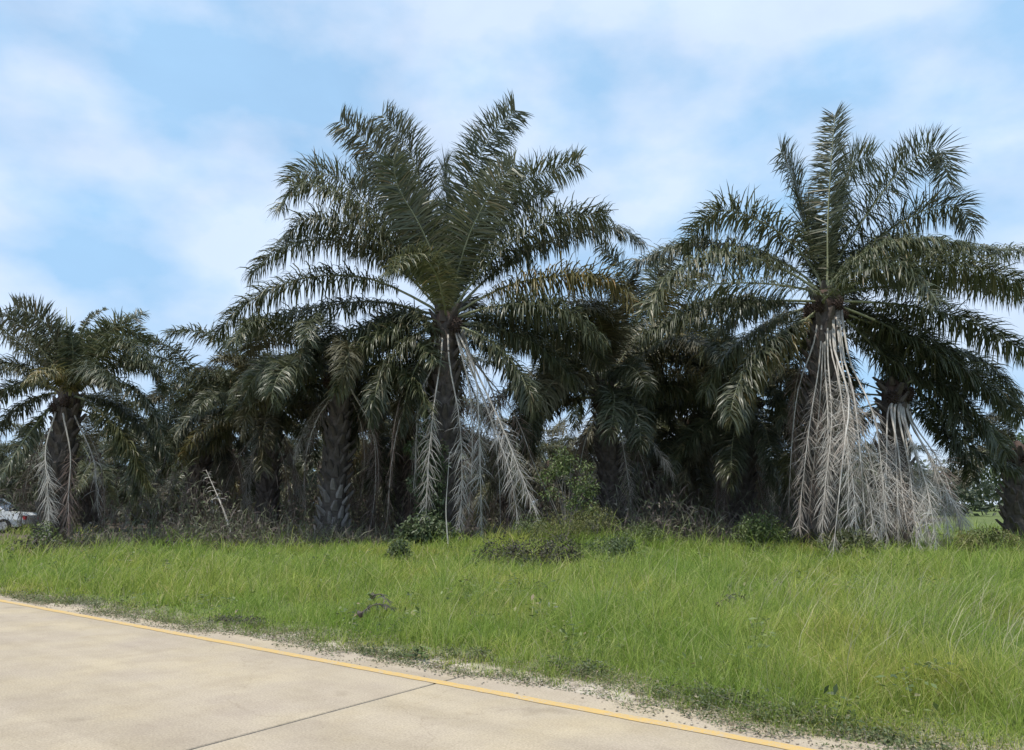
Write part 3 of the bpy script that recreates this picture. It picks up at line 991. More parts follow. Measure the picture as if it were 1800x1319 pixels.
# --- deeper rows of the plantation, lost in the shade
G = 'oil palms in the rows behind'
GL = 'oil palm lost in the shade of the plantation rows behind the front palms'
g = random.Random(77)
kk = 0
for Yd, sp in ((43, 7.4), (51, 7.8), (60, 8.4), (70, 9.2)):
    x = -0.72 * Yd - 2 + g.uniform(0, 3)
    while x < 0.74 * Yd + 3:
        xx, yy = x + g.uniform(-1, 1), Yd + g.uniform(-1.2, 1.2)
        x += sp
        if abs(xx - 0.607 * yy) < 5.5 and yy > 40:
            continue
        kk += 1
        px = 900 + (xx / (yy * CP + (3.5 - CAMZ) * SP)) * FP
        hgt = g.uniform(2.6, 4.4)
        r_ = Vector((xx, yy, hgt - CAMZ))
        depth = r_.y * CP + r_.z * SP
        upc = -r_.y * SP + r_.z * CP
        py = 659.5 - upc / depth * FP
        pxc = 900 + r_.x / depth * FP
        palm(GL, pxc, yy, (pxc, py), 300 + kk, scale=g.uniform(.72, .9), nf=22, ndead=8, r=0.36, group=G, high=1, fruit=0, boots_on=Yd < 50)

# ------------------------------------------------------------------ leafy plants
def leaf_cloud(centers, radii, n, size, seed, droop=0.3, flatb=0.0, aspect=0.45, shell=0.5):
    """folded leaves spread through ellipsoids"""
    g = np.random.default_rng(seed)
    c = np.asarray(centers, float)
    r = np.asarray(radii, float)
    wgt = np.prod(r, axis=1) ** 0.7
    ki = g.choice(len(c), n, p=wgt / wgt.sum())
    d = unit(g.normal(0, 1, (n, 3)))
    rr = g.random(n) ** shell
    P = c[ki] + d * r[ki] * rr[:, None]
    D = unit(d * 0.7 + g.normal(0, 0.6, (n, 3)) + np.array([0, 0, -droop]))
    Nn_ = unit(g.normal(0, 0.6, (n, 3)) + np.array([0, 0, 1.0]) + d * 0.4)
    Wd = unit(np.cross(D, Nn_))
    s = size * g.uniform(0.6, 1.3, n)[:, None]
    fold = Nn_ * s * 0.06
    tip = P + D * s + np.array([0, 0, -0.15]) * s
    mid = P + D * s * 0.45
    V = np.stack([P, mid - Wd * s * aspect / 2 + fold, tip, mid + Wd * s * aspect / 2 + fold], 1)
    b_ = (np.arange(n) * 4)[:, None]
    lp = np.concatenate([b_ + np.array([[0, 2, 1]]), b_ + np.array([[0, 3, 2]])], 1)
    return V.reshape(-1, 3), lp.ravel(), np.arange(2 * n) * 3


M_shrub = leafmat('shrub_leaf_bright', [(0, (0.065, 0.10, 0.028)), (.5, (0.11, 0.155, 0.045)), (1, (0.20, 0.23, 0.085))], trans=0.3, rough=.5)
M_olive = leafmat('bush_leaf_olive', [(0, (0.06, 0.075, 0.03)), (.5, (0.10, 0.115, 0.048)), (1, (0.17, 0.16, 0.08))], trans=0.25, rough=.55)
M_yelbush = leafmat('bush_leaf_yellow_green', [(0, (0.10, 0.12, 0.03)), (.5, (0.165, 0.175, 0.05)), (1, (0.26, 0.24, 0.09))], trans=0.3, rough=.55)
M_weed = leafmat('weed_leaf_dark', [(0, (0.035, 0.04, 0.028)), (.5, (0.065, 0.065, 0.042)), (.8, (0.085, 0.06, 0.05)), (1, (0.15, 0.125, 0.09))], trans=0.2, rough=.55)
M_mat = leafmat('weed_mat_leaf', [(0, (.075, .10, .04)), (.5, (.13, .17, .065)), (.85, (.20, .21, .10)), (1, (.32, .26, .17))], trans=.3, rough=.55)
M_fern = leafmat('climber_leaf', [(0, (0.05, 0.075, 0.03)), (.5, (0.085, 0.12, 0.05)), (1, (0.15, 0.18, 0.085))], trans=0.25, rough=.5)


def plant(name, label, cat, base, lobes, n, size, mat, seed, stems=5, group=None, aspect=.45, stem_r=.03, shell=.5):
    """lobes: (dx, dy, dz, rx, ry, rz) about the base"""
    B = Vector(base)
    root = thing(name, label, cat, B, group)
    g = random.Random(seed)
    mb = MB()
    cs = [l[:3] for l in lobes]
    for i in range(stems):
        l = lobes[i % len(lobes)]
        e = Vector((l[0] + g.uniform(-.6, .6) * l[3], l[1] + g.uniform(-.6, .6) * l[4], l[2] + g.uniform(-.2, .6) * l[5]))
        p0 = Vector((g.uniform(-.1, .1), g.uniform(-.1, .1), -.05))
        midp = (p0 + e) / 2 + Vector((g.uniform(-.15, .15), g.uniform(-.15, .15), .1 * e.z))
        mb.tube([p0, midp, e], [stem_r, stem_r * .7, stem_r * .25], n=5)
    obj('stem', mb.mesh('stem'), M_bark, root)
    V, lp, st = leaf_cloud(cs, [l[3:] for l in lobes], n, size, seed, aspect=aspect, shell=shell)
    V[:, 2] = np.maximum(V[:, 2], 0.0)
    obj('foliage', np_mesh('foliage', V, lp, st), mat, root)
    return root


def base_at(px, D):
    x = at(px, 900, D).x
    return (x, D, float(ground_z(x, D)))


g = random.Random(5)
plant('shrub', 'bright green leafy sapling standing in front of the bent shaded palm', 'shrub', base_at(998, 23.2),
      [(g.uniform(-.75, .75), g.uniform(-.4, .4), z, g.uniform(.22, .36), g.uniform(.2, .35), g.uniform(.16, .28)) for z in (.5, .7, .9, 1.0, 1.2, 1.3, 1.45, 1.55, 1.7, 1.8, 1.95, 2.05)]
      + [(-.15, 0, 2.45, .28, .28, .25), (-.25, 0, 2.2, .35, .3, .2), (.55, 0, 2.1, .3, .3, .2), (.1, 0, 2.3, .25, .25, .22)],
      2000, .10, M_shrub, 61, stems=16, stem_r=.028)
plant('bush', 'rounded olive bush at the foot of the shaded palm left of the tall right palm', 'bush', base_at(1335, 23.4),
      [(0, 0, .75, .6, .5, .45), (-.35, 0, .55, .5, .45, .45), (.4, 0, .5, .5, .4, .4)], 3000, .085, M_shrub, 62, stems=8)
plant('bush', 'dark bush at the grass end of the long pale hanging stalk', 'bush', base_at(1496, 21.5),
      [(0, 0, .4, .5, .4, .42), (.35, 0, .3, .45, .35, .3), (-.45, 0.3, .35, .4, .35, .35)], 1500, .12, M_olive, 63, stems=8)
plant('bush', 'yellow-green bush in the sun right of the fanned dead fronds', 'bush', base_at(1735, 22.6),
      [(0, 0, .42, .7, .5, .36), (-.6, 0, .38, .45, .5, .34), (.5, .2, .36, .55, .5, .32)], 2400, .085, M_yelbush, 64, stems=9)
plant('bush', 'tangled leafy weeds at the foot of the tallest palm', 'bush', base_at(745, 24.3),
      [(0, 0, .6, .7, .5, .6), (-.5, 0, .4, .5, .4, .4), (.5, 0, .45, .6, .4, .45), (.9, -.2, .3, .5, .4, .35)], 2400, .14, M_fern, 65, stems=10)
for i, (px, D, wx, h) in enumerate([(880, 17.6, .50, .40), (935, 17.2, .55, .40), (985, 17.8, .40, .40), (1060, 19.5, .5, .36), (1090, 20.6, .35, .34), (702, 19.8, .25, .32)]):
    lab = ['patch of dark broadleaf weeds in the grass, leftmost of the dark weeds below centre', 'dark purplish weeds in the middle of the weed patch below centre',
           'dark weeds at the right end of the weed patch below centre', 'dusky green weeds in the grass below the bright green sapling',
           'small dark weed clump in the grass under the pale stone', 'small weed tuft in the grass in front of the tallest palm'][i]
    plant('weed_clump', lab, 'weeds', base_at(px, D), [(0, 0, h, wx, wx * .6, h), (wx * .7, 0, h * .8, wx * .6, wx * .5, h * .8), (-wx * .7, .1, h * .8, wx * .6, wx * .5, h * .8)],
          1700, .075, M_weed if i < 3 else M_fern, 70 + i, stems=10, stem_r=.012, group='weed clumps in the verge', aspect=.35)
plant('weed_clump', 'dead brown weeds in front of the far left palm', 'weeds', base_at(72, 22.5), [(0, 0, .35, .5, .4, .35), (-.4, 0, .25, .4, .3, .25)], 700, .11, M_weed, 77, stems=8, group='weed clumps in the verge', stem_r=.012)
plant('weed_clump', 'light green weeds around the foot of the far left palm', 'weeds', base_at(80, 25), [(0, 0, .5, .4, .4, .5), (.3, 0, .3, .4, .3, .3)], 800, .11, M_shrub, 78, stems=8, group='weed clumps in the verge', stem_r=.012)

for i, (px, D, wx, h, lab) in enumerate([(985, 21.6, .7, .5, 'yellow-green weeds on the grassy mound left of the pale stone'), (1045, 22.4, .6, .5, 'tall light weeds on the mound behind the pale stone'),
                                         (935, 22.8, .5, .4, 'light weeds at the left end of the mound under the leaning dead fronds'), (1130, 22.6, .6, .36, 'light weeds at the right end of the grassy mound')]):
    plant('weed_clump', lab, 'weeds', base_at(px, D), [(0, 0, h, wx, wx * .6, h * .9), (wx * .6, 0, h * .7, wx * .6, wx * .5, h * .7), (-wx * .6, .1, h * .7, wx * .6, wx * .5, h * .7)],
          1500, .07, M_yelbush if i < 2 else M_shrub, 140 + i, stems=12, stem_r=.01, group='weed clumps in the verge', aspect=.3)
edge_weeds = [(1335, 1252, .75, .16, 'largest dark green weed mat at the road edge, right of the slab joint'), (1260, 1240, .45, .13, 'dark weed mat at the road edge just left of the largest mat'),
              (1425, 1272, .4, .12, 'dark weed mat at the road edge just right of the largest mat'), (1010, 1188, .45, .14, 'dark green weed mat at the road edge below the dark weed patch'),
              (830, 1160, .3, .12, 'greyish weed tuft on the sand where the slab joint meets the verge'), (690, 1152, .45, .08, 'thin dry weed mat on the sandy road edge left of the slab joint'),
              (420, 1098, .5, .10, 'dry brownish weed mat at the road edge at left'), (150, 1064, .6, .12, 'dark weed mat at the road edge nearest the left edge of the picture'),
              (1560, 1308, .4, .1, 'reddish dry weed mat at the road edge at bottom right')]
for i, (px, py, wx, h, lab) in enumerate(edge_weeds):
    p = gnd(px, py)
    d_ = U * wx * .8
    lobes_ = [(d_.x * q_ + rnd.uniform(-.1, .1), d_.y * q_ + rnd.uniform(-.1, .1), h * .5, wx * .35, wx * .3, h * .6) for q_ in (-.8, -.4, 0, .35, .75)]
    plant('weed_mat', lab, 'weeds', (p.x, p.y, float(ground_z(p.x, p.y))), lobes_, 750, .036, M_weed if i in (6,) else M_mat, 120 + i, stems=14, stem_r=.004, group='weed mats along the road edge', aspect=.4)

# climber on the tallest trunk
cx, cy, cz = base_at(765, 25.3)
root = thing('climbing_plant', 'green climber covering the left side of the tallest palm trunk', 'climber', (cx, cy, cz))
lob = [(.1, -.1, 1.2 + .5 * i, .3, .2, .35) for i in range(5)] + [(-.35, 0, .8 + .55 * i, .38 - .03 * (i % 3), .35, .45) for i in range(7)] + [(-.75, .1, 3.3, .35, .3, .3), (-.6, 0, 2.2, .35, .3, .4)]
V, lp, st = leaf_cloud([l[:3] for l in lob], [l[3:] for l in lob], 3600, .12, 81)
obj('foliage', np_mesh('foliage', V, lp, st), M_fern, root)
mb = MB()
for i in range(4):
    mb.tube([(-.2 + .1 * i, .1, 0), (-.4 + .08 * i, .1, 1.5), (-.3 + .05 * i, .15, 3), (-.35 + .06 * i, .2, 4.4)], [.03, .025, .02, .01], n=5)
obj('stem', mb.mesh('stem'), M_bark, root)

# tree beyond the right edge
bx_, by_, bz_ = base_at(1815, 46)
root = thing('broadleaf_tree', 'green broadleaf tree far behind at the right edge', 'tree', (bx_, by_, 0))
mb = MB()
mb.tube([(0, 0, -.1), (.1, 0, 1.5), (0, .1, 3.2)], [.28, .22, .15], n=8)
for a_ in range(6):
    mb.tube([(0, .1, 2.4), (math.cos(a_) * 1.2, math.sin(a_) * 1.2, 3.6), (math.cos(a_) * 2.0, math.sin(a_) * 2.0, 4.4)], [.1, .07, .03], n=5)
obj('trunk', mb.mesh('trunk', smooth=True), M_bark, root)
V, lp, st = leaf_cloud([(0, 0, 4.3), (1.5, 0, 3.9), (-1.5, .3, 3.9), (.3, -1.2, 4.0), (-.5, 1, 4.9), (.8, .6, 5.0)], [(1.6, 1.5, 1.1)] * 3 + [(1.2, 1.2, .9)] * 3, 5200, .28, 83, shell=.4)
obj('crown', np_mesh('crown', V, lp, st), M_fern, root)

# ------------------------------------------------------------------ fallen and leaning fronds
def loose_frond(label, P, seed, name='fallen_frond', rib=None, **kw):
    P = [Vector(p) for p in P]
    B = P[0].copy()
    root = thing(name, label, 'dead frond', B)
    args = dict(nl=40, lmax=.4, droop=.6, bare=.3, width=.024, ragged=.3, spread=.6, seed=seed)
    args.update(kw)
    lm = args.pop('mat', M_dead)
    V, lp, st, C = frond_arrays(np.array([np.array(p - B) for p in P]), **args)
    obj('leaflets', np_mesh('leaflets', V, lp, st), lm, root)
    obj('midrib', rib_mesh(C, rib or .04), M_ribdead if lm is M_dead else M_trunk, root)


loose_frond('pale bare frond stalk standing upright before the tallest palm', [at(789, 972, 22.8), at(784, 900, 22.9), at(787, 845, 23.0), at(790, 796, 23.2)], 90, rib=.03, ragged=.6, bare=.8, nl=12, lmax=.14)
loose_frond('pale dry frond stalk leaning diagonally near the small palm at left', [at(408, 945, 27.0), at(392, 895, 27.2), at(362, 826, 27.8)], 91, rib=.06, ragged=.7, bare=.3, lmax=.4)
for i, (pa, pb, lab) in enumerate([((632, 1080), (690, 1070), 'dark dead frond scrap lying lowest in the grass left of centre'),
                                   ((655, 1048), (690, 1068), 'dark dead frond scrap tilted upright in the grass left of centre'),
                                   ((1262, 1064), (1308, 1050), 'dark dead frond scrap lying in the grass right of centre'),
                                   ]):
    p0, p1 = gnd(*pa, .34), gnd(*pb, .42)
    p1 = p0 + (p1 - p0)
    loose_frond(lab, [p0, (p0 + p1) / 2 + Vector((0, 0, .08)), p1], 92 + i, name='frond_scrap', rib=.012, lmax=.13, nl=20, bare=.02, ragged=.15, width=.016, jit=22, mat=M_weed)

# pale stone
mb = MB()
g = random.Random(3)
n, V, Fc = 9, [], []
for i in range(6):
    th = math.pi * (i + .3) / 6
    for j in range(n):
        q_ = g.uniform(.85, 1.12)
        V.append((.19 * math.sin(th) * math.cos(j * 2 * math.pi / n) * q_, .15 * math.sin(th) * math.sin(j * 2 * math.pi / n) * q_, .15 * math.cos(th) * q_ + .08))
for i in range(5):
    for j in range(n):
        Fc.append((i * n + j, i * n + (j + 1) % n, i * n + n + (j + 1) % n, i * n + n + j))
Fc += [tuple(range(n))[::-1], tuple(5 * n + j for j in range(n))]
mb.add(V, Fc)
o = obj('stone', mb.mesh('stone'), plainmat('stone', [(.3, (.34, .29, .27)), (.7, (.5, .44, .42))], 6, rough=.9, bump=.5))
p = gnd(1076, 966, .38)
o.location = (p.x, p.y, .25)
o.scale = (.75, .75, .75)
tag(o, 'pale pinkish stone on the grassy mound', 'stone')

# ------------------------------------------------------------------ parked vehicle at the left edge
M_white = plainmat('car_paint_white', [(.4, (.74, .76, .76)), (.6, (.80, .81, .81))], 2, rough=.3, spec=.5)
M_glass = plainmat('car_glass', [(.4, (.02, .024, .028)), (.6, (.03, .034, .038))], 2, rough=.08, spec=.6)
M_black = plainmat('car_tyre', [(.4, (.02, .02, .02)), (.6, (.035, .035, .035))], 8, rough=.8)
M_red = plainmat('car_tail_light', [(.4, (.5, .03, .04)), (.6, (.62, .05, .06))], 3, rough=.25)
M_chrome = plainmat('car_rim', [(.4, (.4, .4, .41)), (.6, (.5, .5, .5))], 3, rough=.35)
VD = 41.0
vp = at(8, 900, VD)
car = thing('parked_car', 'white car parked at the left edge behind the palm', 'car', (vp.x - 1.15, VD, float(ground_z(vp.x, VD))))
car.scale = (1.12, 1.12, 1.12)
car.rotation_euler = (0, 0, math.radians(8))
secs = [(-2.15, .45, .95, .78), (-2.05, .32, 1.02, .84), (-1.2, .28, 1.08, .88), (.2, .28, 1.06, .88), (1.2, .28, 1.0, .88), (1.95, .30, .92, .84), (2.18, .42, .80, .74)]
mb = MB()
V, Fc = [], []
for (x, z0, z1, hw) in secs:
    V += [(x, -hw * .94, z0), (x, -hw, (z0 + z1) / 2), (x, -hw * .95, z1), (x, hw * .95, z1), (x, hw, (z0 + z1) / 2), (x, hw * .94, z0)]
for i in range(len(secs) - 1):
    for j in range(6):
        Fc.append((i * 6 + j, (i + 1) * 6 + j, (i + 1) * 6 + (j + 1) % 6, i * 6 + (j + 1) % 6))
Fc += [tuple(range(6)), tuple(36 + j for j in range(6))[::-1]]
mb.add(V, Fc)
body = obj('body', mb.mesh('body'), M_white, car)
mb = MB()
cab = [(-1.55, 1.06, -1.15, 1.52), (1.25, 1.0, .45, 1.55)]
xs0, xs1 = (-1.75, 1.3), (-1.35, .55)
mb.add([(-1.75, -.78, 1.04), (1.3, -.78, 1.0), (1.3, .78, 1.0), (-1.75, .78, 1.04), (-1.4, -.62, 1.5), (.5, -.62, 1.53), (.5, .62, 1.53), (-1.4, .62, 1.5)],
       [(0, 1, 5, 4), (1, 2, 6, 5), (2, 3, 7, 6), (3, 0, 4, 7)])
obj('windows', mb.mesh('windows'), M_glass, car)
mb = MB()
mb.box((-.45, 0, 1.56), (2.0, 1.3, .07))
for (xa, za, xb, zb) in ((-1.75, 1.03, -1.4, 1.53), (1.3, .99, .5, 1.55), (-.2, 1.03, -.2, 1.54)):
    for s in (-1, 1):
        mb.tube([(xa, s * .80, za), (xb, s * .635, zb)], .045, n=5)
obj('roof', mb.mesh('roof'), M_white, car)
for x in (-1.35, 1.35):
    for s in (-1, 1):
        mb = MB()
        mb.tube([(0, -.1, 0), (0, .1, 0)], .33, n=18)
        wl = obj('wheel', mb.mesh('wheel'), M_black, car)
        wl.location = (x, s * .80, .33)
        mb = MB()
        mb.tube([(0, s * .1, 0), (0, s * .115, 0)], .2, n=12)
        obj('rim', mb.mesh('rim'), M_chrome, wl)
for s in (-1, 1):
    mb = MB()
    mb.box((2.14, s * .66, .70), (.12, .2, .16))
    obj('tail_light', mb.mesh('tail_light'), M_red, car)

# ------------------------------------------------------------------ stuff: undergrowth, far woods
def in_corridor(x, y, wdt=4.0):
    return (np.abs(x - 0.607 * y) < wdt) & (y > 36)


gq = np.random.default_rng(21)
n = 150000
y_ = 24.6 + 46 * gq.random(n) ** 1.7
x_ = (gq.random(n) * 2 - 1) * (0.74 * y_ + 2)
den = fbm(x_, y_, 3.5, 12)
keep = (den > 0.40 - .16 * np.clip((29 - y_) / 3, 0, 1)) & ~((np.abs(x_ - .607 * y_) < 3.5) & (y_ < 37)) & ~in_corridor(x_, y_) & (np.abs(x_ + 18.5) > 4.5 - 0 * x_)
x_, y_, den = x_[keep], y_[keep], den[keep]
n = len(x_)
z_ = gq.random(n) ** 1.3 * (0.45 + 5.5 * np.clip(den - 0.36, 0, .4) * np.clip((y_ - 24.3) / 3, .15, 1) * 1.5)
P = np.stack([x_, y_, z_ + 0.0], -1)
strand = gq.random(n) < .55
D = unit(gq.normal(0, .5, (n, 3)) * np.where(strand, .6, 1.1)[:, None] + np.array([0, 0, .55]))
Wd = unit(np.cross(D, gq.normal(0, 1, (n, 3))))
s = np.where(strand, gq.uniform(.25, .9, n), gq.uniform(.08, .24, n))[:, None]
wq = np.where(strand, .012 / s[:, 0], .17)[:, None]
V = np.stack([P, P + D * s * .5 - Wd * s * wq, P + D * s + np.array([0, 0, -.2]) * s, P + D * s * .5 + Wd * s * wq], 1).reshape(-1, 3)
b_ = (np.arange(n) * 4)[:, None]
lp = (b_ + np.array([[0, 3, 2, 1]])).ravel()
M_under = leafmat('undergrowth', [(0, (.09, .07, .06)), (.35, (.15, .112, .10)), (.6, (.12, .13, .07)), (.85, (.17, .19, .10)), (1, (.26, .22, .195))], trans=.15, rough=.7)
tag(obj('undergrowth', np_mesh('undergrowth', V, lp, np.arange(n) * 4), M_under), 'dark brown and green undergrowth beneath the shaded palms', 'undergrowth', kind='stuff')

n = 46000
x_ = (gq.random(n) * 2 - 1) * 150
y_ = np.where(np.abs(x_ - 0.607 * 140) < 30, 138, 88) + gq.random(n) * 16
hh = 4.2 + 4.0 * fbm(x_, y_ * 0, 9, 15)
z_ = gq.random(n) ** .8 * hh
P = np.stack([x_, y_, z_], -1)
D = unit(gq.normal(0, 1, (n, 3)))
Wd = unit(np.cross(D, gq.normal(0, 1, (n, 3))))
s = gq.uniform(.5, 1.2, n)[:, None]
V = np.stack([P, P + D * s * .5 - Wd * s * .25, P + D * s, P + D * s * .5 + Wd * s * .25], 1).reshape(-1, 3)
b_ = (np.arange(n) * 4)[:, None]
lp = (b_ + np.array([[0, 3, 2, 1]])).ravel()
M_far = leafmat('far_woods', [(0, (.03, .042, .024)), (.6, (.06, .08, .04)), (1, (.11, .125, .07))], trans=.2, rough=.6)
tag(obj('distant_woods', np_mesh('distant_woods', V, lp, np.arange(n) * 4), M_far), 'far-off dark green woods behind the plantation', 'woods', kind='stuff')

# ------------------------------------------------------------------ grass
def blades(x, y, h, wdt, lean, seed, wind=(0.06, -0.02), az=None):
    g = np.random.default_rng(seed)
    n = len(x)
    z = ground_z(x, y) - 0.01
    if az is None:
        az = g.uniform(0, 2 * np.pi, n)
    d = np.stack([np.cos(az) * lean + wind[0], np.sin(az) * lean + wind[1], np.zeros(n)], -1)
    fa = g.uniform(0, np.pi, n)
    Wd = np.stack([np.cos(fa), np.sin(fa), np.zeros(n)], -1)
    B = np.stack([x, y, z], -1)
    V = []
    upl = 1 - .38 * np.clip(lean, 0, 1.2)
    for s, k in ((0, 1.0), (.45, .85), (.8, .5), (1.0, 0)):
        c = B + d * (h * s ** 1.8)[:, None] + np.array([0, 0, 1.0]) * (h * s * (1 - (1 - upl) * s))[:, None]
        if k:
            V += [c - Wd * (wdt * k / 2)[:, None], c + Wd * (wdt * k / 2)[:, None]]
        else:
            V.append(c)
    V = np.stack(V, 1)
    b_ = (np.arange(n) * 7)[:, None]
    lp = np.concatenate([b_ + np.array([[0, 1, 3, 2]]), b_ + np.array([[2, 3, 5, 4]]), b_ + np.array([[4, 5, 6]])], 1)
    st = (np.arange(n) * 11)[:, None] + np.array([[0, 4, 8]])
    return V.reshape(-1, 3), lp.ravel(), st.ravel()


def scatter(y0, y1, dens, seed, per=11):
    """tufts: blades spring from shared centres and lean outwards"""
    g = np.random.default_rng(seed)
    X1 = 0.74 * y1 + 2.5
    n = int((y1 - y0) * 2 * X1 * dens / per)
    x = g.uniform(-X1, X1, n)
    y = g.uniform(y0, y1, n)
    k = np.abs(x) < 0.74 * y + 2.5
    x, y = x[k], y[k]
    ht = np.repeat(g.lognormal(-.05, .34, len(x)), per)
    rad = np.repeat(g.uniform(.03, .10, len(x)), per) * max(1.0, y1 / 14)
    a_ = g.uniform(0, 2 * np.pi, len(ht))
    rr = rad * np.sqrt(g.random(len(ht)))
    x = np.repeat(x, per) + np.cos(a_) * rr
    y = np.repeat(y, per) + np.sin(a_) * rr
    u, v = x * Un[0] + y * Un[1], x * Nn[0] + y * Nn[1]
    dv = v - grass_edge(u)
    k = (dv > -0.22) & (v > V_LINE + .1) & (g.random(len(x)) < np.clip((dv + .22) / .4, .06, 1))
    return x[k], y[k], dv[k], ht[k], (a_ + g.normal(0, .7, len(a_)))[k], g


GA = []
GX, GY, GH, GW, GLn = [], [], [], [], []
for (y0, y1, dens, wf, sd_) in ((4.6, 8, 2300, .005, 1), (8, 12, 1200, .0068, 2), (12, 17, 560, .010, 3), (17, 23, 290, .014, 4), (23, 27.5, 150, .02, 5), (27.5, 48, 12, .035, 6)):
    x, y, dv, ht, az_, g = scatter(y0, y1, dens, 400 + sd_)
    if y0 > 27:
        k = (fbm(x, y, 3, 30) > .5) | in_corridor(x, y, 5)
        x, y, dv, ht, az_ = x[k], y[k], dv[k], ht[k], az_[k]
    patch = fbm(x, y, 1.1, 20)
    h = (0.07 + 0.33 * np.clip((dv - .1) / 1.3, 0, 1) ** .8) * (0.45 + 1.1 * patch) * ht * g.uniform(.55, 1.15, len(x))
    h = h * np.where(y > 18, .55 + 1.0 * fbm(x, y, 3.2, 52), 1) * np.where(fbm(x, y, 2.4, 61) < .36, .55, 1)
    GA.append(az_)
    GX.append(x)
    GY.append(y)
    GH.append(h)
    GW.append(wf * g.uniform(.6, 1.3, len(x)))
    GLn.append(g.uniform(.15, 1.15, len(x)))
GX, GY, GH, GW, GLn = map(np.concatenate, (GX, GY, GH, GW, GLn))
V, lp, st = blades(GX, GY, GH, GW, GLn, 9, az=np.concatenate(GA))
M_grass = leafmat('grass_blade', [(0, (.13, .195, .038)), (.4, (.275, .375, .068)), (.75, (.40, .485, .105)), (.92, (.50, .50, .19)), (1, (.60, .53, .35))], rough=.55, trans=.5,
                  worldpatch=(.45, [(.3, (.74, .86, .66)), (.5, (1, 1, 1)), (.68, (1.26, 1.06, .98))]), spec=.35)
tag(obj('grass', np_mesh('grass', V, lp, st), M_grass), 'bright green knee-high grass of the verge between road and palms', 'grass', kind='stuff')
print('grass blades', len(GX))

gw = np.random.default_rng(66)
nt_ = 520
yy = 6 + 18 * gw.random(nt_) ** .8
xx = (gw.random(nt_) * 2 - 1) * (.72 * yy + 2)
k = (xx * Nn[0] + yy * Nn[1] > grass_edge(xx * Un[0] + yy * Un[1]) + .15) & (fbm(xx, yy, 2.2, 44) > .42)
xx, yy = xx[k], yy[k]
per = 34
n = len(xx) * per
hq = np.repeat(gw.uniform(.12, .42, len(xx)), per)
rq = np.repeat(gw.uniform(.08, .26, len(xx)), per)
P = np.stack([np.repeat(xx, per) + gw.normal(0, .6, n) * rq, np.repeat(yy, per) + gw.normal(0, .6, n) * rq, gw.random(n) ** .6 * hq], -1)
P[:, 2] += ground_z(P[:, 0], P[:, 1])
D = unit(np.stack([gw.normal(0, 1, n), gw.normal(0, 1, n), gw.uniform(-.2, .7, n)], -1))
Wd = unit(np.cross(D, np.array([0, 0, 1.0]) + gw.normal(0, .35, (n, 3))))
s_ = gw.uniform(.05, .11, n)[:, None]
V = np.stack([P, P + D * s_ * .5 - Wd * s_ * .2, P + D * s_ + np.array([0, 0, -.1]) * s_, P + D * s_ * .5 + Wd * s_ * .2], 1).reshape(-1, 3)
lp = ((np.arange(n) * 4)[:, None] + np.array([[0, 3, 2, 1]])).ravel()
M_broad = leafmat('broadleaf_weed', [(0, (.07, .10, .035)), (.5, (.13, .18, .055)), (.9, (.22, .26, .09)), (1, (.30, .22, .13))], rough=.5, trans=.3)
tag(obj('broadleaf_weeds', np_mesh('broadleaf_weeds', V, lp, np.arange(n) * 4), M_broad), 'small broadleaf weeds growing through the verge grass', 'weeds', kind='stuff')

# taller pale seed stalks, leaning to the right
g = np.random.default_rng(55)
xs, ys = [], []
for (px, py, n, sp) in ((1660, 1130, 70, .55), (1600, 1085, 50, .6), (1740, 1180, 60, .5), (1450, 1110, 40, .8), (1300, 1070, 40, 1.0), (1000, 945, 60, .9), (150, 985, 80, 1.6), (1560, 1190, 30, .5), (900, 1080, 40, 1.6)):
    p = gnd(px, py)
    xs.append(p.x + g.normal(0, sp, n))
    ys.append(p.y + g.normal(0, sp, n))
x = np.concatenate(xs)
y = np.concatenate(ys)
v = x * Nn[0] + y * Nn[1]
k = v > grass_edge(x * Un[0] + y * Un[1]) + .5
x, y = x[k], y[k]
V, lp, st = blades(x, y, g.uniform(.5, .85, len(x)), .007 * np.maximum(1, y / 11), g.uniform(.1, .4, len(x)), 57, wind=(.5, -.05))
M_stalk = leafmat('seed_stalk', [(0, (.24, .23, .11)), (1, (.45, .42, .27))], rough=.7, trans=.2)
tag(obj('seed_stalks', np_mesh('seed_stalks', V, lp, st), M_stalk), 'pale dry seed stalks leaning above the green grass', 'grass', kind='stuff')

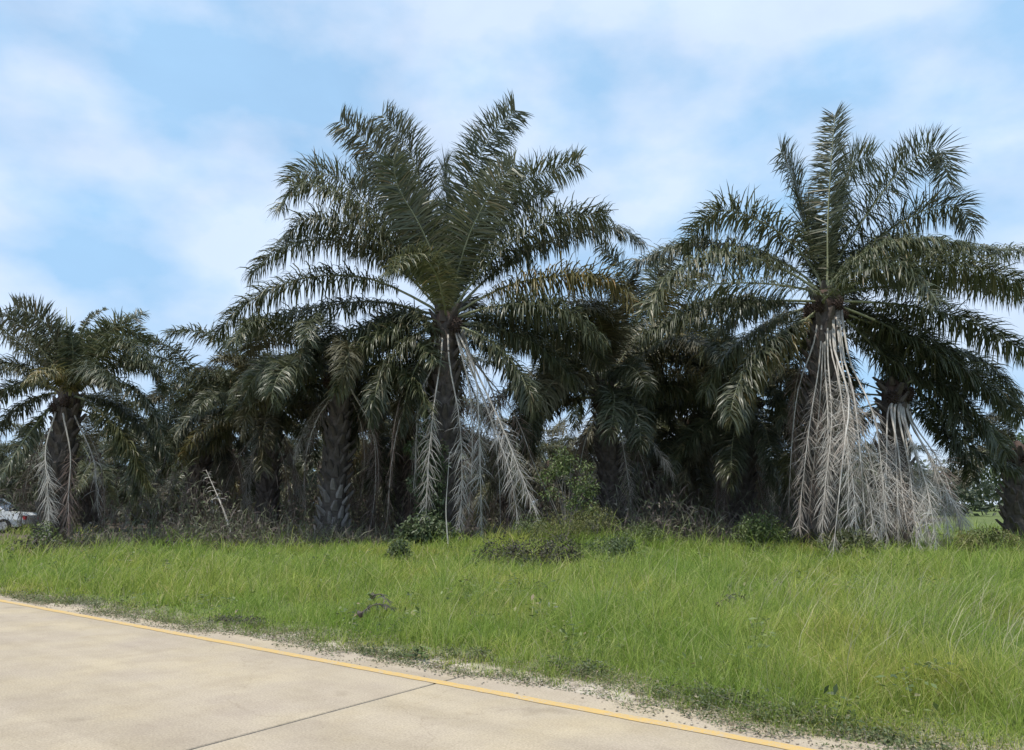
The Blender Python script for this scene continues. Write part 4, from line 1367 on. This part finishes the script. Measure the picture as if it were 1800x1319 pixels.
# low creeping weeds along the road edge
n = 60000
u = g.uniform(-17, 7, n)
e = grass_edge(u)
dv = g.normal(.12, .26, n)
den = fbm(u, dv * 3, .6, 33)
k = (den > .42) & (dv > -.3) & (e + dv > V_LINE + .12)
u, dv, e, den = u[k], dv[k], e[k], den[k]
x, y = u * Un[0] + (e + dv) * Nn[0], u * Un[1] + (e + dv) * Nn[1]
n = len(x)
z = np.maximum(ground_z(x, y), np.where(e + dv < CONC, .002, -1)) + g.random(n) ** 1.5 * np.clip(.03 + .14 * (dv + .15), .02, .14)
P = np.stack([x, y, z], -1)
D = unit(np.stack([g.normal(0, 1, n), g.normal(0, 1, n), g.uniform(-.1, .6, n)], -1))
Wd = unit(np.cross(D, np.array([0, 0, 1.0]) + g.normal(0, .4, (n, 3))))
s = (g.uniform(.014, .038, n) * np.maximum(1, y / 11))[:, None]
V = np.stack([P, P + D * s * .5 - Wd * s * .22, P + D * s, P + D * s * .5 + Wd * s * .22], 1).reshape(-1, 3)
lp = ((np.arange(n) * 4)[:, None] + np.array([[0, 3, 2, 1]])).ravel()
M_creep = leafmat('creeping_weed', [(0, (.07, .09, .032)), (.45, (.12, .155, .05)), (.75, (.19, .17, .085)), (1, (.32, .25, .16))], rough=.6, trans=.25)
tag(obj('creeping_weeds', np_mesh('creeping_weeds', V, lp, np.arange(n) * 4), M_creep), 'low creeping weeds fraying over the sandy road edge', 'weeds', kind='stuff')
# crumbs of soil and gravel on the edge of the concrete
n = 1500
u = g.uniform(-14, 6, n)
vq = np.maximum(grass_edge(u) - np.abs(g.normal(0, .2, n)), V_LINE + .1)
x, y = u * Un[0] + vq * Nn[0], u * Un[1] + vq * Nn[1]
z = np.maximum(ground_z(x, y), .001)
s = g.uniform(.003, .014, n)
oct_ = np.array([[1, 0, 0], [-1, 0, 0], [0, 1, 0], [0, -1, 0], [0, 0, .8], [0, 0, -.5]])
of = np.array([[0, 2, 4], [2, 1, 4], [1, 3, 4], [3, 0, 4], [2, 0, 5], [1, 2, 5], [3, 1, 5], [0, 3, 5]])
V = (np.stack([x, y, z + s * .3], -1)[:, None, :] + oct_[None] * s[:, None, None] * g.uniform(.6, 1.3, (n, 6, 1))).reshape(-1, 3)
lp = ((np.arange(n) * 6)[:, None, None] + of[None]).reshape(-1)
M_grav = leafmat('gravel', [(0, (.20, .16, .12)), (1, (.5, .43, .34))], rough=.9, trans=0)
tag(obj('gravel', np_mesh('gravel', V, lp, np.arange(n * 8) * 3), M_grav), 'loose gravel and soil crumbs along the road edge', 'gravel', kind='stuff')
